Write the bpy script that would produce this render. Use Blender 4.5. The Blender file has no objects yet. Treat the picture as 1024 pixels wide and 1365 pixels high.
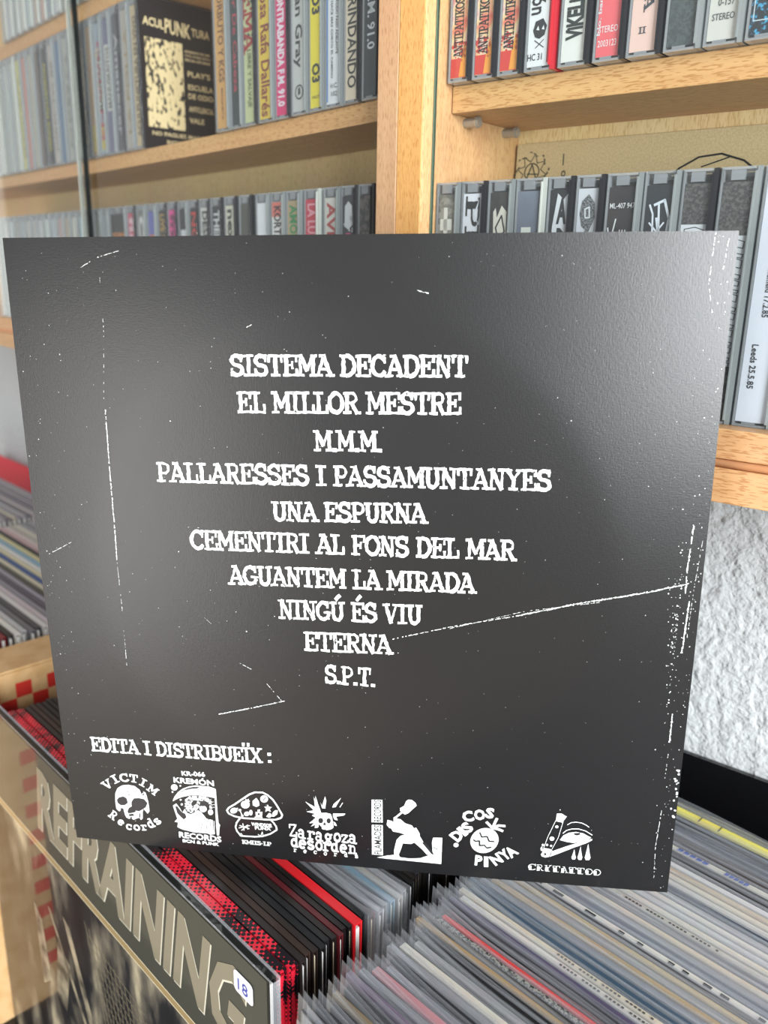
import bpy, math, random
from mathutils import Vector, Matrix
random.seed(7)
SC = bpy.context.scene
COL = SC.collection
R = math.radians
# ------------------------------------------------------------------ camera, world, lights, exposure
CZ = 1.5                                            # eye height; every local z below is relative to it
camd = bpy.data.cameras.new('camera'); cam = bpy.data.objects.new('camera', camd); COL.objects.link(cam)
pt, rl = R(16.2415), R(1.1772)
cam.matrix_world = Matrix.Translation((0, 0, CZ)) @ Matrix.Rotation(R(90)-pt, 4, 'X') @ Matrix.Rotation(rl, 4, 'Z')
camd.sensor_fit = 'VERTICAL'; camd.sensor_height = 9.8
camd.lens = 9.8*1111.5/1365
camd.clip_start = .01; camd.clip_end = 50
camd.dof.use_dof = True; camd.dof.focus_distance = .40; camd.dof.aperture_fstop = 2.4
SC.camera = cam
SC.view_settings.view_transform = 'Standard'; SC.view_settings.look = 'None'
SC.view_settings.gamma = 1; SC.view_settings.use_curve_mapping = False
SC.view_settings.exposure = 0.0
w = bpy.data.worlds.new('room_light'); SC.world = w; w.use_nodes = True
nt = w.node_tree; bg = nt.nodes['Background']
tc = nt.nodes.new('ShaderNodeTexCoord'); sp = nt.nodes.new('ShaderNodeSeparateXYZ'); mr = nt.nodes.new('ShaderNodeMapRange')
rp = nt.nodes.new('ShaderNodeValToRGB')
nt.links.new(tc.outputs['Generated'], sp.inputs[0]); nt.links.new(sp.outputs['Z'], mr.inputs['Value'])
mr.inputs['From Min'].default_value = -1; mr.inputs['From Max'].default_value = 1
nt.links.new(mr.outputs[0], rp.inputs[0]); nt.links.new(rp.outputs[0], bg.inputs['Color'])
rp.color_ramp.elements[0].color = (.42, .38, .34, 1); rp.color_ramp.elements[1].color = (.98, .98, 1.0, 1)
bg.inputs['Strength'].default_value = .62
def area_light(name, loc, target, sx, sy, power, col):
    l = bpy.data.lights.new(name, 'AREA'); l.shape = 'RECTANGLE'; l.size = sx; l.size_y = sy; l.energy = power; l.color = col
    o = bpy.data.objects.new(name, l); COL.objects.link(o); o.location = loc
    o.rotation_euler = (Vector(target)-Vector(loc)).to_track_quat('-Z', 'Y').to_euler()
    return o
area_light('window_daylight', (.98, -2.1, CZ+.35), (0, .5, CZ), 1.2, 1.6, 172, (.95, .98, 1.0))
area_light('left_glass_haze_light', (-3.05, 3.0, CZ+.1), (-2.0, 2.6, CZ), .9, 1.7, 4.5, (.97, 1.0, .97))  # unseen area light added to put a bright haze on the left door glass
area_light('sleeve_left_fill_light', (-1.75, -2.0, CZ-.75), (-.1, .4, CZ-.1), .85, 1.5, 33, (1.0, .98, .95))  # added fill light: greys the sleeve's lower left, brightens the left cabinet

# ------------------------------------------------------------------ frames (x right along the wall, y into the wall, z up)
CORN = (.00297, .49651)
RZ = {'R': R(-38.579), 'L': R(-48.191), 'B': R(-45.2985)}
ORG = {'R': (0, 0), 'L': CORN, 'B': (0, 0)}
def place(o, fr, x=0, y=0, z=0, rz=0, rx=0, ry=0):
    a = RZ[fr]; c, s = math.cos(a), math.sin(a)
    o.location = (ORG[fr][0]+c*x-s*y, ORG[fr][1]+s*x+c*y, CZ+z)
    o.rotation_euler = (rx, ry, a+rz)
    return o
# ------------------------------------------------------------------ mesh collector
class MB:
    def __init__(s): s.v = []; s.f = []; s.m = []
    def quad(s, p, mi=0):
        n = len(s.v); s.v += [tuple(q) for q in p]; s.f.append(tuple(range(n, n+len(p)))); s.m.append(mi)
    def box(s, x0, x1, y0, y1, z0, z1, mi=0):
        n = len(s.v)
        s.v += [(x0,y0,z0),(x1,y0,z0),(x1,y1,z0),(x0,y1,z0),(x0,y0,z1),(x1,y0,z1),(x1,y1,z1),(x0,y1,z1)]
        for f in ((0,3,2,1),(4,5,6,7),(0,1,5,4),(1,2,6,5),(2,3,7,6),(3,0,4,7)):
            s.f.append(tuple(n+i for i in f)); s.m.append(mi)
    def cyl(s, p, ax, r, l, n=12, mi=0):
        p = Vector(p); ax = Vector(ax).normalized(); u = ax.orthogonal().normalized(); v = ax.cross(u)
        b = len(s.v)
        for k in (0, l):
            for i in range(n):
                t = 2*math.pi*i/n; s.v.append(tuple(p+ax*k+u*r*math.cos(t)+v*r*math.sin(t)))
        for i in range(n):
            j = (i+1) % n; s.f.append((b+i, b+j, b+n+j, b+n+i)); s.m.append(mi)
        s.f.append(tuple(b+n-1-i for i in range(n))); s.m.append(mi); s.f.append(tuple(b+n+i for i in range(n))); s.m.append(mi)
    def mesh(s, name, mats):
        me = bpy.data.meshes.new(name); me.from_pydata(s.v, [], s.f)
        for m in mats: me.materials.append(m)
        if len(mats) > 1: me.polygons.foreach_set('material_index', s.m)
        me.update(); return me
    def build(s, name, mats, parent=None, bevel=0, smooth=False):
        if not isinstance(mats, (list, tuple)): mats = [mats]
        me = s.mesh(name, mats); return link(name, me, parent, bevel, smooth)
def link(name, me, parent=None, bevel=0, smooth=False):
    o = bpy.data.objects.new(name, me); COL.objects.link(o)
    if parent: o.parent = parent
    if bevel:
        b = o.modifiers.new('bevel', 'BEVEL'); b.width = bevel; b.segments = 2; b.limit_method = 'ANGLE'
    if smooth:
        for p in me.polygons: p.use_smooth = True
    return o
def empty(name): o = bpy.data.objects.new(name, None); o.empty_display_size = .02; COL.objects.link(o); return o
USED = {}
def tag(o, label, cat, group=None):
    if label in USED: print('DUP LABEL', label)
    USED[label] = 1
    n = len(label.replace(',', ' ').split())
    if n > 16 or n < 4: print('LABEL LENGTH', n, label)
    o['label'] = label; o['category'] = cat
    if group: o['group'] = group
    return o
def struct(o): o['kind'] = 'structure'; return o
# ------------------------------------------------------------------ materials
MATS = {}
def srgb(c):
    if isinstance(c, str): c = tuple(int(c[i:i+2], 16)/255 for i in (0, 2, 4))
    return tuple((x/12.92 if x <= .04045 else ((x+.055)/1.055)**2.4) for x in c)+(1,)
def pmat(name, col, rough=.5, spec=.5, coat=0, metal=0, bump=0, bscale=400, vary=0, coatr=.05):
    k = (name, str(col))
    if k in MATS: return MATS[k]
    m = bpy.data.materials.new(name); m.use_nodes = True; n = m.node_tree; b = n.nodes['Principled BSDF']
    b.inputs['Base Color'].default_value = srgb(col); b.inputs['Roughness'].default_value = rough
    b.inputs['Specular IOR Level'].default_value = spec; b.inputs['Metallic'].default_value = metal
    b.inputs['Coat Weight'].default_value = coat; b.inputs['Coat Roughness'].default_value = coatr
    if bump or vary:
        t = n.nodes.new('ShaderNodeTexCoord'); z = n.nodes.new('ShaderNodeTexNoise'); z.inputs['Scale'].default_value = bscale
        n.links.new(t.outputs['Object'], z.inputs['Vector'])
        if bump:
            bu = n.nodes.new('ShaderNodeBump'); bu.inputs['Strength'].default_value = bump; bu.inputs['Distance'].default_value = .001
            n.links.new(z.outputs['Fac'], bu.inputs['Height']); n.links.new(bu.outputs[0], b.inputs['Normal'])
        if vary:
            mx = n.nodes.new('ShaderNodeMix'); mx.data_type = 'RGBA'; mx.blend_type = 'MULTIPLY'
            mx.inputs['Factor'].default_value = vary; mx.inputs['A'].default_value = srgb(col)
            n.links.new(z.outputs['Color'], mx.inputs['B']); n.links.new(mx.outputs['Result'], b.inputs['Base Color'])
    MATS[k] = m; return m
def clear(name, fac, tint=(1, 1, 1), rough=.1, diff=(.8, .8, .82), dfac=0.0, fres=1.45, back=0.0):
    """see-through plastic or glass: transparent, a Fresnel gloss, and dfac of milky plastic body"""
    if name in MATS: return MATS[name]
    m = bpy.data.materials.new(name); m.use_nodes = True; n = m.node_tree; n.nodes.remove(n.nodes['Principled BSDF'])
    out = n.nodes['Material Output']; tr = n.nodes.new('ShaderNodeBsdfTransparent'); tr.inputs[0].default_value = (*tint, 1)
    gl = n.nodes.new('ShaderNodeBsdfGlossy'); gl.inputs['Roughness'].default_value = rough; gl.inputs['Color'].default_value = (1, 1, 1, 1)
    df = n.nodes.new('ShaderNodeBsdfDiffuse'); df.inputs[0].default_value = (*diff, 1)
    fr = n.nodes.new('ShaderNodeFresnel'); fr.inputs[0].default_value = fres
    fr.inputs[0].default_value = fres; ge = n.nodes.new('ShaderNodeNewGeometry'); io = n.nodes.new('ShaderNodeMapRange')   # thin sheet: one gloss, on its outer face
    io.inputs['To Min'].default_value = 1; io.inputs['To Max'].default_value = back
    n.links.new(ge.outputs['Backfacing'], io.inputs['Value'])
    m0 = n.nodes.new('ShaderNodeMath'); m0.operation = 'ADD'; m0.inputs[1].default_value = fac; n.links.new(fr.outputs[0], m0.inputs[0])
    ma = n.nodes.new('ShaderNodeMath'); ma.operation = 'MULTIPLY'; n.links.new(m0.outputs[0], ma.inputs[0]); n.links.new(io.outputs[0], ma.inputs[1])
    m1 = n.nodes.new('ShaderNodeMixShader'); m1.inputs[0].default_value = dfac
    n.links.new(tr.outputs[0], m1.inputs[1]); n.links.new(df.outputs[0], m1.inputs[2])
    m2 = n.nodes.new('ShaderNodeMixShader'); n.links.new(ma.outputs[0], m2.inputs[0]); n.links.new(m1.outputs[0], m2.inputs[1]); n.links.new(gl.outputs[0], m2.inputs[2])
    n.links.new(m2.outputs[0], out.inputs[0]); MATS[name] = m; return m
def wood(name, base, dark, axis):
    """beech: fine lengthwise streaks and short dark flecks"""
    m = bpy.data.materials.new(name); m.use_nodes = True; n = m.node_tree; b = n.nodes['Principled BSDF']
    t = n.nodes.new('ShaderNodeTexCoord')
    def noise(al, ac, det):
        mp = n.nodes.new('ShaderNodeMapping'); s = [ac, ac, ac]; s[axis] = al; mp.inputs['Scale'].default_value = s
        z = n.nodes.new('ShaderNodeTexNoise'); z.inputs['Scale'].default_value = 1; z.inputs['Detail'].default_value = det
        n.links.new(t.outputs['Object'], mp.inputs[0]); n.links.new(mp.outputs[0], z.inputs['Vector']); return z
    a = noise(12, 260, 3); f = noise(190, 1500, 1); c = noise(3, 22, 2)
    r1 = n.nodes.new('ShaderNodeValToRGB'); n.links.new(a.outputs['Fac'], r1.inputs[0])
    d = srgb(dark); bs = srgb(base)
    r1.color_ramp.elements[0].position = .3; r1.color_ramp.elements[0].color = tuple(.72*x+.28*y for x, y in zip(bs, d))
    r1.color_ramp.elements[1].position = .7; r1.color_ramp.elements[1].color = bs
    r2 = n.nodes.new('ShaderNodeValToRGB'); n.links.new(f.outputs['Fac'], r2.inputs[0])
    r2.color_ramp.elements[0].position = .55; r2.color_ramp.elements[0].color = (0, 0, 0, 1)
    r2.color_ramp.elements[1].position = .62; r2.color_ramp.elements[1].color = (.62, .62, .62, 1)
    mx = n.nodes.new('ShaderNodeMix'); mx.data_type = 'RGBA'; mx.inputs['B'].default_value = d
    n.links.new(r2.outputs[0], mx.inputs['Factor']); n.links.new(r1.outputs[0], mx.inputs['A'])
    m3 = n.nodes.new('ShaderNodeMix'); m3.data_type = 'RGBA'; m3.blend_type = 'MULTIPLY'; m3.inputs['Factor'].default_value = .22
    n.links.new(mx.outputs['Result'], m3.inputs['A']); n.links.new(c.outputs['Color'], m3.inputs['B'])
    n.links.new(m3.outputs['Result'], b.inputs['Base Color']); b.inputs['Roughness'].default_value = .42
    return m
WX = wood('beech_lengthwise', 'd9ac7a', 'a46c38', 0); WZ = wood('beech_upright', 'dfb584', 'b07844', 2)
WZP = wood('beech_upright_pink', 'dfae80', 'b07850', 2); WZL = wood('beech_upright_pale', 'ecd3a0', 'c79d62', 2)
def stucco():
    m = bpy.data.materials.new('white_textured_plaster'); m.use_nodes = True; n = m.node_tree; b = n.nodes['Principled BSDF']
    b.inputs['Base Color'].default_value = srgb('c6cacb'); b.inputs['Roughness'].default_value = .85
    t = n.nodes.new('ShaderNodeTexCoord'); hs = []
    for sc, am in ((95, 1.0), (230, .35), (700, .06)):
        z = n.nodes.new('ShaderNodeTexNoise'); z.inputs['Scale'].default_value = sc; z.inputs['Detail'].default_value = 4; z.inputs['Distortion'].default_value = .3
        n.links.new(t.outputs['Object'], z.inputs['Vector'])
        k = n.nodes.new('ShaderNodeMath'); k.operation = 'MULTIPLY'; k.inputs[1].default_value = am; n.links.new(z.outputs['Fac'], k.inputs[0]); hs.append(k)
    s = hs[0]
    for h in hs[1:]:
        k = n.nodes.new('ShaderNodeMath'); k.operation = 'ADD'; n.links.new(s.outputs[0], k.inputs[0]); n.links.new(h.outputs[0], k.inputs[1]); s = k
    bu = n.nodes.new('ShaderNodeBump'); bu.inputs['Strength'].default_value = .75; bu.inputs['Distance'].default_value = .006
    n.links.new(s.outputs[0], bu.inputs['Height']); n.links.new(bu.outputs[0], b.inputs['Normal']); return m
STUCCO = stucco()
GLASS = clear('door_glass', .0, (.98, .995, .985), .015, dfac=.0, fres=1.36)
GLASS_EDGE = pmat('glass_edge', '4f6f62', .12, .8)
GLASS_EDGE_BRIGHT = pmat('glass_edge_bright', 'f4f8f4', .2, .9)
CASE = clear('clear_case_plastic', .0, (.95, .96, .98), .08, (.62, .64, .68), .03)
CASE_WALL = clear('clear_case_wall', .0, (.95, .96, .98), .08, (.69, .70, .71), .40)
CASE_SM = clear('smoky_case_plastic', .03, (.72, .73, .78), .1, (.25, .26, .29), .25)
POLY = clear('record_cover_film', .05, (.97, .97, .98), .14, (.82, .86, .90), .15)
TRAY_CLEAR = pmat('tray_grey', '868a8c', .2, .6); TRAY_DARK = pmat('tray_black', '2c2d31', .22, .6)
INK = pmat('black_ink', '1b1b1d', .5); PAPER = pmat('white_card', 'e8e8e4', .6)
STEEL = pmat('nickel', 'aaa69e', .22, metal=.55)
# ------------------------------------------------------------------ lettering: a slab-serif stroke alphabet and the plain built-in one
def arc(cx, cy, rx, ry, a0, a1, n=10): return [(cx+rx*math.cos(R(a0+(a1-a0)*i/n)), cy+ry*math.sin(R(a0+(a1-a0)*i/n))) for i in range(n+1)]
def sf(x, y, w=.34): return ('s', [(x-w/2, y), (x+w/2, y)])
B0, T0 = .05, .95
G = {
 'A': (.86, [('m',[(.12,B0),(.42,T0)]),('M',[(.42,T0),(.74,B0)]),('s',[(.24,.34),(.62,.34)]),sf(.14,B0),sf(.73,B0,.36),sf(.34,T0,.22)]),
 'B': (.80, [('M',[(.2,B0),(.2,T0)]),('m',[(.08,T0),(.45,T0)]+arc(.45,.74,.22,.21,90,-90)+[(.2,.53)]),('M',[(.45,.53)]+arc(.47,.29,.25,.24,90,-90)+[(.08,B0)])]),
 'C': (.82, [('M',arc(.43,.5,.34,.44,48,318,16)),('s',[(.70,.98),(.70,.66)])]),
 'D': (.84, [('M',[(.2,B0),(.2,T0)]),('m',[(.06,T0),(.38,T0)]),('M',arc(.38,.5,.36,.45,90,-90,14)),('m',[(.38,B0),(.06,B0)])]),
 'E': (.80, [('M',[(.2,B0),(.2,T0)]),('s',[(.06,T0),(.72,T0)]),('s',[(.06,B0),(.74,B0)]),('s',[(.2,.52),(.5,.52)]),('s',[(.70,T0),(.70,.70)]),('s',[(.72,B0),(.72,.32)]),('s',[(.5,.66),(.5,.38)])]),
 'F': (.76, [('M',[(.2,B0),(.2,T0)]),('s',[(.06,T0),(.70,T0)]),('s',[(.2,.5),(.5,.5)]),('s',[(.69,T0),(.69,.68)]),('s',[(.5,.64),(.5,.36)]),sf(.22,B0,.38)]),
 'G': (.86, [('M',arc(.43,.5,.34,.44,50,330,16)),('s',[(.68,.96),(.68,.68)]),('m',[(.70,.42),(.70,.1)]),sf(.66,.42,.34)]),
 'H': (.86, [('M',[(.2,B0),(.2,T0)]),('M',[(.66,B0),(.66,T0)]),('s',[(.2,.5),(.66,.5)]),sf(.2,B0),sf(.66,B0),sf(.2,T0),sf(.66,T0)]),
 'I': (.56, [('M',[(.28,B0),(.28,T0)]),sf(.28,B0,.46),sf(.28,T0,.46)]),
 'K': (.84, [('M',[(.2,B0),(.2,T0)]),('m',[(.24,.42),(.66,T0)]),('M',[(.34,.52),(.70,B0)]),sf(.2,B0),sf(.72,B0,.28),sf(.2,T0),sf(.66,T0,.28)]),
 'L': (.76, [('M',[(.24,B0),(.24,T0)]),sf(.24,T0,.42),('s',[(.06,B0),(.70,B0)]),('s',[(.68,B0),(.68,.38)])]),
 'M': (.98, [('m',[(.16,B0),(.16,T0)]),('M',[(.18,T0),(.48,.30)]),('m',[(.48,.30),(.78,T0)]),('M',[(.80,B0),(.80,T0)]),sf(.16,B0,.30),sf(.80,B0,.30),sf(.12,T0,.24),sf(.84,T0,.24)]),
 'N': (.88, [('m',[(.18,B0),(.18,T0)]),('M',[(.18,T0),(.66,B0)]),('m',[(.68,B0),(.68,T0)]),sf(.18,B0,.32),sf(.16,T0,.28),sf(.68,T0,.34)]),
 'O': (.84, [('M',arc(.42,.5,.33,.44,0,360,22))]),
 'P': (.76, [('M',[(.2,B0),(.2,T0)]),('m',[(.06,T0),(.42,T0)]+arc(.42,.70,.24,.25,90,-90)+[(.2,.45)]),sf(.22,B0,.40)]),
 'R': (.84, [('M',[(.2,B0),(.2,T0)]),('m',[(.06,T0),(.44,T0)]+arc(.44,.73,.22,.22,90,-90)+[(.2,.51)]),('M',[(.44,.5),(.68,B0)]),sf(.2,B0,.34),sf(.74,B0,.22)]),
 'S': (.76, [('M',arc(.38,.73,.25,.22,35,240,12)+arc(.38,.28,.28,.23,80,-150,12)),('s',[(.62,.97),(.62,.70)]),('s',[(.12,.32),(.12,.03)])]),
 'T': (.82, [('M',[(.41,B0),(.41,T0)]),('s',[(.08,T0),(.74,T0)]),('s',[(.09,T0),(.09,.68)]),('s',[(.73,T0),(.73,.68)]),sf(.41,B0,.40)]),
 'U': (.86, [('M',[(.2,T0),(.2,.34)]+arc(.43,.32,.23,.27,180,360,10)+[(.66,T0)]),sf(.2,T0,.32),sf(.68,T0,.30)]),
 'V': (.84, [('M',[(.14,T0),(.42,B0)]),('m',[(.42,B0),(.72,T0)]),sf(.16,T0,.32),sf(.70,T0,.30)]),
 'X': (.84, [('M',[(.14,T0),(.70,B0)]),('m',[(.70,T0),(.14,B0)]),sf(.16,T0,.28),sf(.70,T0,.28),sf(.14,B0,.28),sf(.72,B0,.28)]),
 'Y': (.84, [('M',[(.14,T0),(.42,.48)]),('m',[(.72,T0),(.42,.48)]),('M',[(.42,.48),(.42,B0)]),sf(.16,T0,.30),sf(.72,T0,.30),sf(.42,B0,.38)]),
 'Z': (.80, [('m',[(.10,.70),(.10,T0),(.66,T0),(.12,B0),(.70,B0),(.70,.34)])]),
 'Ï': (.56, [('M',[(.28,B0),(.28,T0)]),sf(.28,B0,.46),sf(.28,T0,.46),('M',[(.1,1.13),(.1,1.25)]),('M',[(.44,1.13),(.44,1.25)])]),
 '.': (.30, [('M',[(.10,.07),(.22,.07)])]), ':': (.40, [('M',[(.14,.12),(.26,.12)]),('M',[(.14,.62),(.26,.62)])]), "'": (.3, [('M',[(.15,1),(.15,.75)])]),
 '-': (.5, [('s',[(.08,.45),(.42,.45)])]), ' ': (.42, []), '5': (.74, [('m',[(.62,T0),(.2,T0),(.18,.56)]),('M',arc(.36,.32,.28,.27,120,-150,12))]),
 'e': (.80, [('M',[(.12,.38),(.68,.38)]+arc(.40,.36,.29,.30,5,300,14))]),
 'a': (.82, [('M',arc(.36,.5,.22,.18,150,0,6)+[(.58,B0)]),('m',arc(.34,.22,.23,.17,0,360,12)),sf(.68,B0,.26)]),
 'c': (.76, [('M',arc(.40,.36,.29,.30,45,315,12)),('s',[(.62,.66),(.62,.46)])]),
 'o': (.80, [('M',arc(.40,.36,.29,.31,0,360,16))]),
 'r': (.78, [('M',[(.26,B0),(.26,.64)]),('m',[(.26,.40)]+arc(.50,.44,.2,.2,150,50,6)),sf(.28,B0,.46),sf(.18,.64,.22),('M',[(.62,.6),(.62,.5)])]),
 'd': (.84, [('M',arc(.36,.34,.25,.28,0,360,14)),('M',[(.62,B0),(.62,T0)]),sf(.54,T0,.26),sf(.70,B0,.22)]),
 's': (.72, [('M',arc(.36,.52,.22,.14,35,240,8)+arc(.36,.2,.24,.15,80,-150,8))]),
 'g': (.82, [('M',arc(.36,.44,.23,.21,0,360,12)),('m',arc(.38,-.06,.28,.16,0,360,12)),('m',[(.3,.22),(.26,.1)]),('s',[(.54,.6),(.74,.64)])]),
 'z': (.76, [('m',[(.12,.50),(.12,.62),(.60,.62),(.12,B0),(.64,B0),(.64,.2)])]),
 'n': (.86, [('M',[(.22,B0),(.22,.64)]),('m',[(.22,.44)]+arc(.46,.42,.2,.2,150,10,6)+[(.66,B0)]),sf(.22,B0,.34),sf(.68,B0,.34),sf(.14,.64,.2)]),
}
for a, b in (('Ú', 'U'), ('É', 'E'), ('Ó', 'O')): G[a] = (G[b][0], G[b][1]+[('M', [(.38, 1.14), (.56, 1.32)])])
WT = {'M': .185, 'm': .12, 's': .115}
def stroke_polys(pts, w, rag, rng):
    """one ragged ribbon polygon per stroke"""
    P = [Vector(p) for p in pts]; Q = [P[0]]
    for a, b in zip(P, P[1:]):
        k = max(1, int((b-a).length/.12))
        for i in range(1, k+1): Q.append(a+(b-a)*i/k)
    closed = (P[0]-P[-1]).length < 1e-4 and len(P) > 3
    Lf, Rt = [], []
    for i, q in enumerate(Q):
        if closed: d = Q[(i+1) % len(Q) if i < len(Q)-1 else 1]-Q[i-1 if i > 0 else -2]
        else: d = Q[min(i+1, len(Q)-1)]-Q[max(i-1, 0)]
        d.normalize(); nn = Vector((-d.y, d.x)); e = d*0
        if not closed and i == 0: e = -d*w*.35
        if not closed and i == len(Q)-1: e = d*w*.35
        Lf.append(q+e+nn*(w/2+rng.uniform(-rag, rag))); Rt.append(q+e-nn*(w/2+rng.uniform(-rag, rag)))
    if closed: Lf[-1] = Lf[0]; Rt[-1] = Rt[0]
    return [(Lf[i], Lf[i+1], Rt[i+1], Rt[i]) for i in range(len(Q)-1)]
def slab_text(txt, rag=.022, seed=1, tight=.90):
    rng = random.Random(seed); x = 0; out = []
    for ch in txt:
        wd, st = G.get(ch) or G.get(ch.upper()) or G[' ']
        for kind, pts in st:
            for q in stroke_polys(pts, WT[kind], rag, rng): out.append([(p.x+x, p.y) for p in q])
        x += wd*tight
    return out, x/1.0
_bf = {}
def plain_text(txt, off=0.0):
    k = (txt, off)
    if k in _bf: return _bf[k]
    c = bpy.data.curves.new('lettering', 'FONT'); c.body = txt; c.resolution_u = 2; c.offset = off
    o = bpy.data.objects.new('lettering', c)
    COL.objects.link(o); dg = bpy.context.evaluated_depsgraph_get(); me = bpy.data.meshes.new_from_object(o.evaluated_get(dg))
    COL.objects.unlink(o); bpy.data.objects.remove(o)
    vs = [(v.co.x, v.co.y) for v in me.vertices]; fs = [tuple(p.vertices) for p in me.polygons]
    bpy.data.meshes.remove(me); bpy.data.curves.remove(c)
    if vs:
        x0 = min(v[0] for v in vs); x1 = max(v[0] for v in vs); y1 = .69
        polys = [[((vs[i][0]-x0)/y1, vs[i][1]/y1) for i in f] for f in fs]; r = (polys, (x1-x0)/y1)
    else: r = ([], 1)
    _bf[k] = r; return r
def put_text(mb, polys, width, A, B, h, to3, mi=0):
    """map unit text onto the segment A-B (2D) with cap height h; to3 turns 2D into 3D"""
    ax, ay = A; bx, by = B; L = math.hypot(bx-ax, by-ay); ux, uy = (bx-ax)/L, (by-ay)/L
    for p in polys:
        mb.quad([to3(ax+ux*x*L/width-uy*y*h, ay+uy*x*L/width+ux*y*h) for x, y in p], mi)
def label_text(mb, txt, A, B, h, to3, slab=False, off=.02, mi=0, rag=.01):
    p, wd = slab_text(txt, rag) if slab else plain_text(txt, off)
    put_text(mb, p, wd, A, B, h, to3, mi)

# ------------------------------------------------------------------ setting
FZ = -CZ
mb = MB(); mb.box(-.4048, 2.2, 0, .12, FZ, 1.2)
wr = struct(place(mb.build('wall_right', STUCCO), 'R', 0, .520, 0))
mb = MB(); mb.box(-2.6, -.1178, 0, .12, FZ, 1.2)
wl = struct(place(mb.build('wall_left', STUCCO), 'L', 0, .112, 0))
mb = MB(); mb.box(-3.2, 3.2, -3.4, 2.8, -.1, 0)
fl = struct(mb.build('floor', pmat('floor_tile', 'b9a890', .45, vary=.15, bscale=6))); fl.location = (0, 0, 0)

# ------------------------------------------------------------------ right cabinet
CAB_GROUP = 'beech wall cabinets with glass doors'
BR = -.2906; RE = .30
cr = place(empty('wall_cabinet'), 'R', 0, 0, 0)
tag(cr, 'right beech wall cabinet with a sliding glass door full of cassettes', 'cabinet')
def bx(x0, x1, y0, y1, z0, z1): m = MB(); m.box(x0, x1, y0, y1, z0, z1); return m
def panel(name, dims, mat, par, fr_origin=(0, 0, 0), bev=.0006): return bx(*dims).build(name, mat, par, bevel=bev)
DT = .518
panel('side_panel', (BR-.0167, BR, .391, DT, -.1015, .372), WZ, cr)
o = panel('edge_strip', (BR-.0167, BR, .390, .3908, -.1015, .372), wood('beech_edge_orange', 'e0a968', 'b87838', 2), cr); o['label'] = 'orange toned front edge strip'
panel('side_panel', (RE, RE+.0167, .390, DT, -.1015, .372), WZ, cr)
panel('back_panel', (BR, RE, .4905, .4985, -.081, .358), WZL, cr)
panel('bottom_board', (BR, RE, .3925, .4905, -.0812, -.0672), WX, cr)
panel('bottom_rail', (BR, RE, .3905, .4905, -.1015, -.0850), WX, cr)
m = MB(); m.cyl((BR, .3925, -.0831), (1, 0, 0), .0019, RE-BR, 10)
m.build('groove_strip', pmat('orange_edging', 'e0a070', .35, .6), cr, smooth=True)
panel('top_board', (BR-.0167, RE+.0167, .390, DT, .372, .388), WX, cr)
SHR = [(.0835, .0972), (.2170, .2307)]
for z0, z1 in SHR:
    s = panel('shelf', (BR+.0006, RE-.0006, .4165, .4900, z0, z1), WX, cr)
    for px in (BR, RE-.010):
        for py in (.431, .4735):
            m = MB(); m.cyl((px, py, z0-.0031), (1, 0, 0), .0026, .010, 12); m.cyl((px+.0075, py, z0-.0031), (1, 0, 0), .0031, .0015, 12)
            if z0 < .1: m.build('shelf_pin', STEEL, s, smooth=False)
# sliding glass door of the right cabinet, in front of everything on its shelves
m = bx(BR+.0012, RE-.001, .3995, .4012, -.0665, .371)
gd = m.build('glass_door_pane', GLASS, cr)
m = bx(BR+.0003, BR+.0012, .3995, .4012, -.0665, .371); e = m.build('glass_edge', GLASS_EDGE, gd)

# ------------------------------------------------------------------ left cabinet
cl = place(empty('wall_cabinet'), 'L', 0, 0, 0)
tag(cl, 'left beech wall cabinet, its shelves receding behind two overlapping glass doors', 'cabinet')
LE = -1.0
panel('side_panel', (-.0170, -.0004, .0008, .111, -.0985, .372), WZP, cl)
o = panel('edge_strip', (-.0170, -.0004, 0, .0007, -.0985, .372), wood('beech_edge_pink', 'e2b48c', 'b88460', 2), cl); o['label'] = 'pinkish front edge strip'
panel('side_panel', (LE-.0170, LE, 0, .111, -.0985, .372), WZP, cl)
panel('back_panel', (LE, -.0170, .092, .100, -.081, .358), WZL, cl)
panel('bottom_board', (LE, -.0170, .006, .092, -.079, -.0645), WX, cl)
panel('bottom_rail', (LE, -.0170, .0005, .092, -.0985, -.0815), WX, cl)
m = MB(); m.cyl((LE, .006, -.0803), (1, 0, 0), .0014, -.017-LE, 8); m.build('groove_strip', pmat('orange_edging', 'e0a070', .35, .6), cl)
panel('top_board', (LE-.017, -.0004, 0, .111, .372, .388), WX, cl)
def sag_shelf(z0, th, sag):
    m = MB(); n = 16; xs = [LE+.0006+(-.0176-LE-.0006)*i/n for i in range(n+1)]
    def zz(x): return z0-sag*(1-((x-(LE-.017)/2)/((-.017-LE)/2))**2)
    for a, b in zip(xs, xs[1:]):
        za, zb = zz(a), zz(b); y0, y1 = .018, .0915
        m.quad([(a,y0,za),(b,y0,zb),(b,y0,zb+th),(a,y0,za+th)]); m.quad([(b,y1,zb),(a,y1,za),(a,y1,za+th),(b,y1,zb+th)])
        m.quad([(a,y0,za+th),(b,y0,zb+th),(b,y1,zb+th),(a,y1,za+th)]); m.quad([(a,y1,za),(b,y1,zb),(b,y0,zb),(a,y0,za)])
    m.quad([(xs[0],.018,zz(xs[0])),(xs[0],.018,zz(xs[0])+th),(xs[0],.0915,zz(xs[0])+th),(xs[0],.0915,zz(xs[0]))])
    m.quad([(xs[-1],.018,zz(xs[-1])+th),(xs[-1],.018,zz(xs[-1])),(xs[-1],.0915,zz(xs[-1])),(xs[-1],.0915,zz(xs[-1])+th)])
    m.build('shelf', WX, cl); return lambda x: zz(x)+th
topL = sag_shelf(.0838, .0115, .0028)
topL2 = sag_shelf(.2095, .0125, .001)
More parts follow.
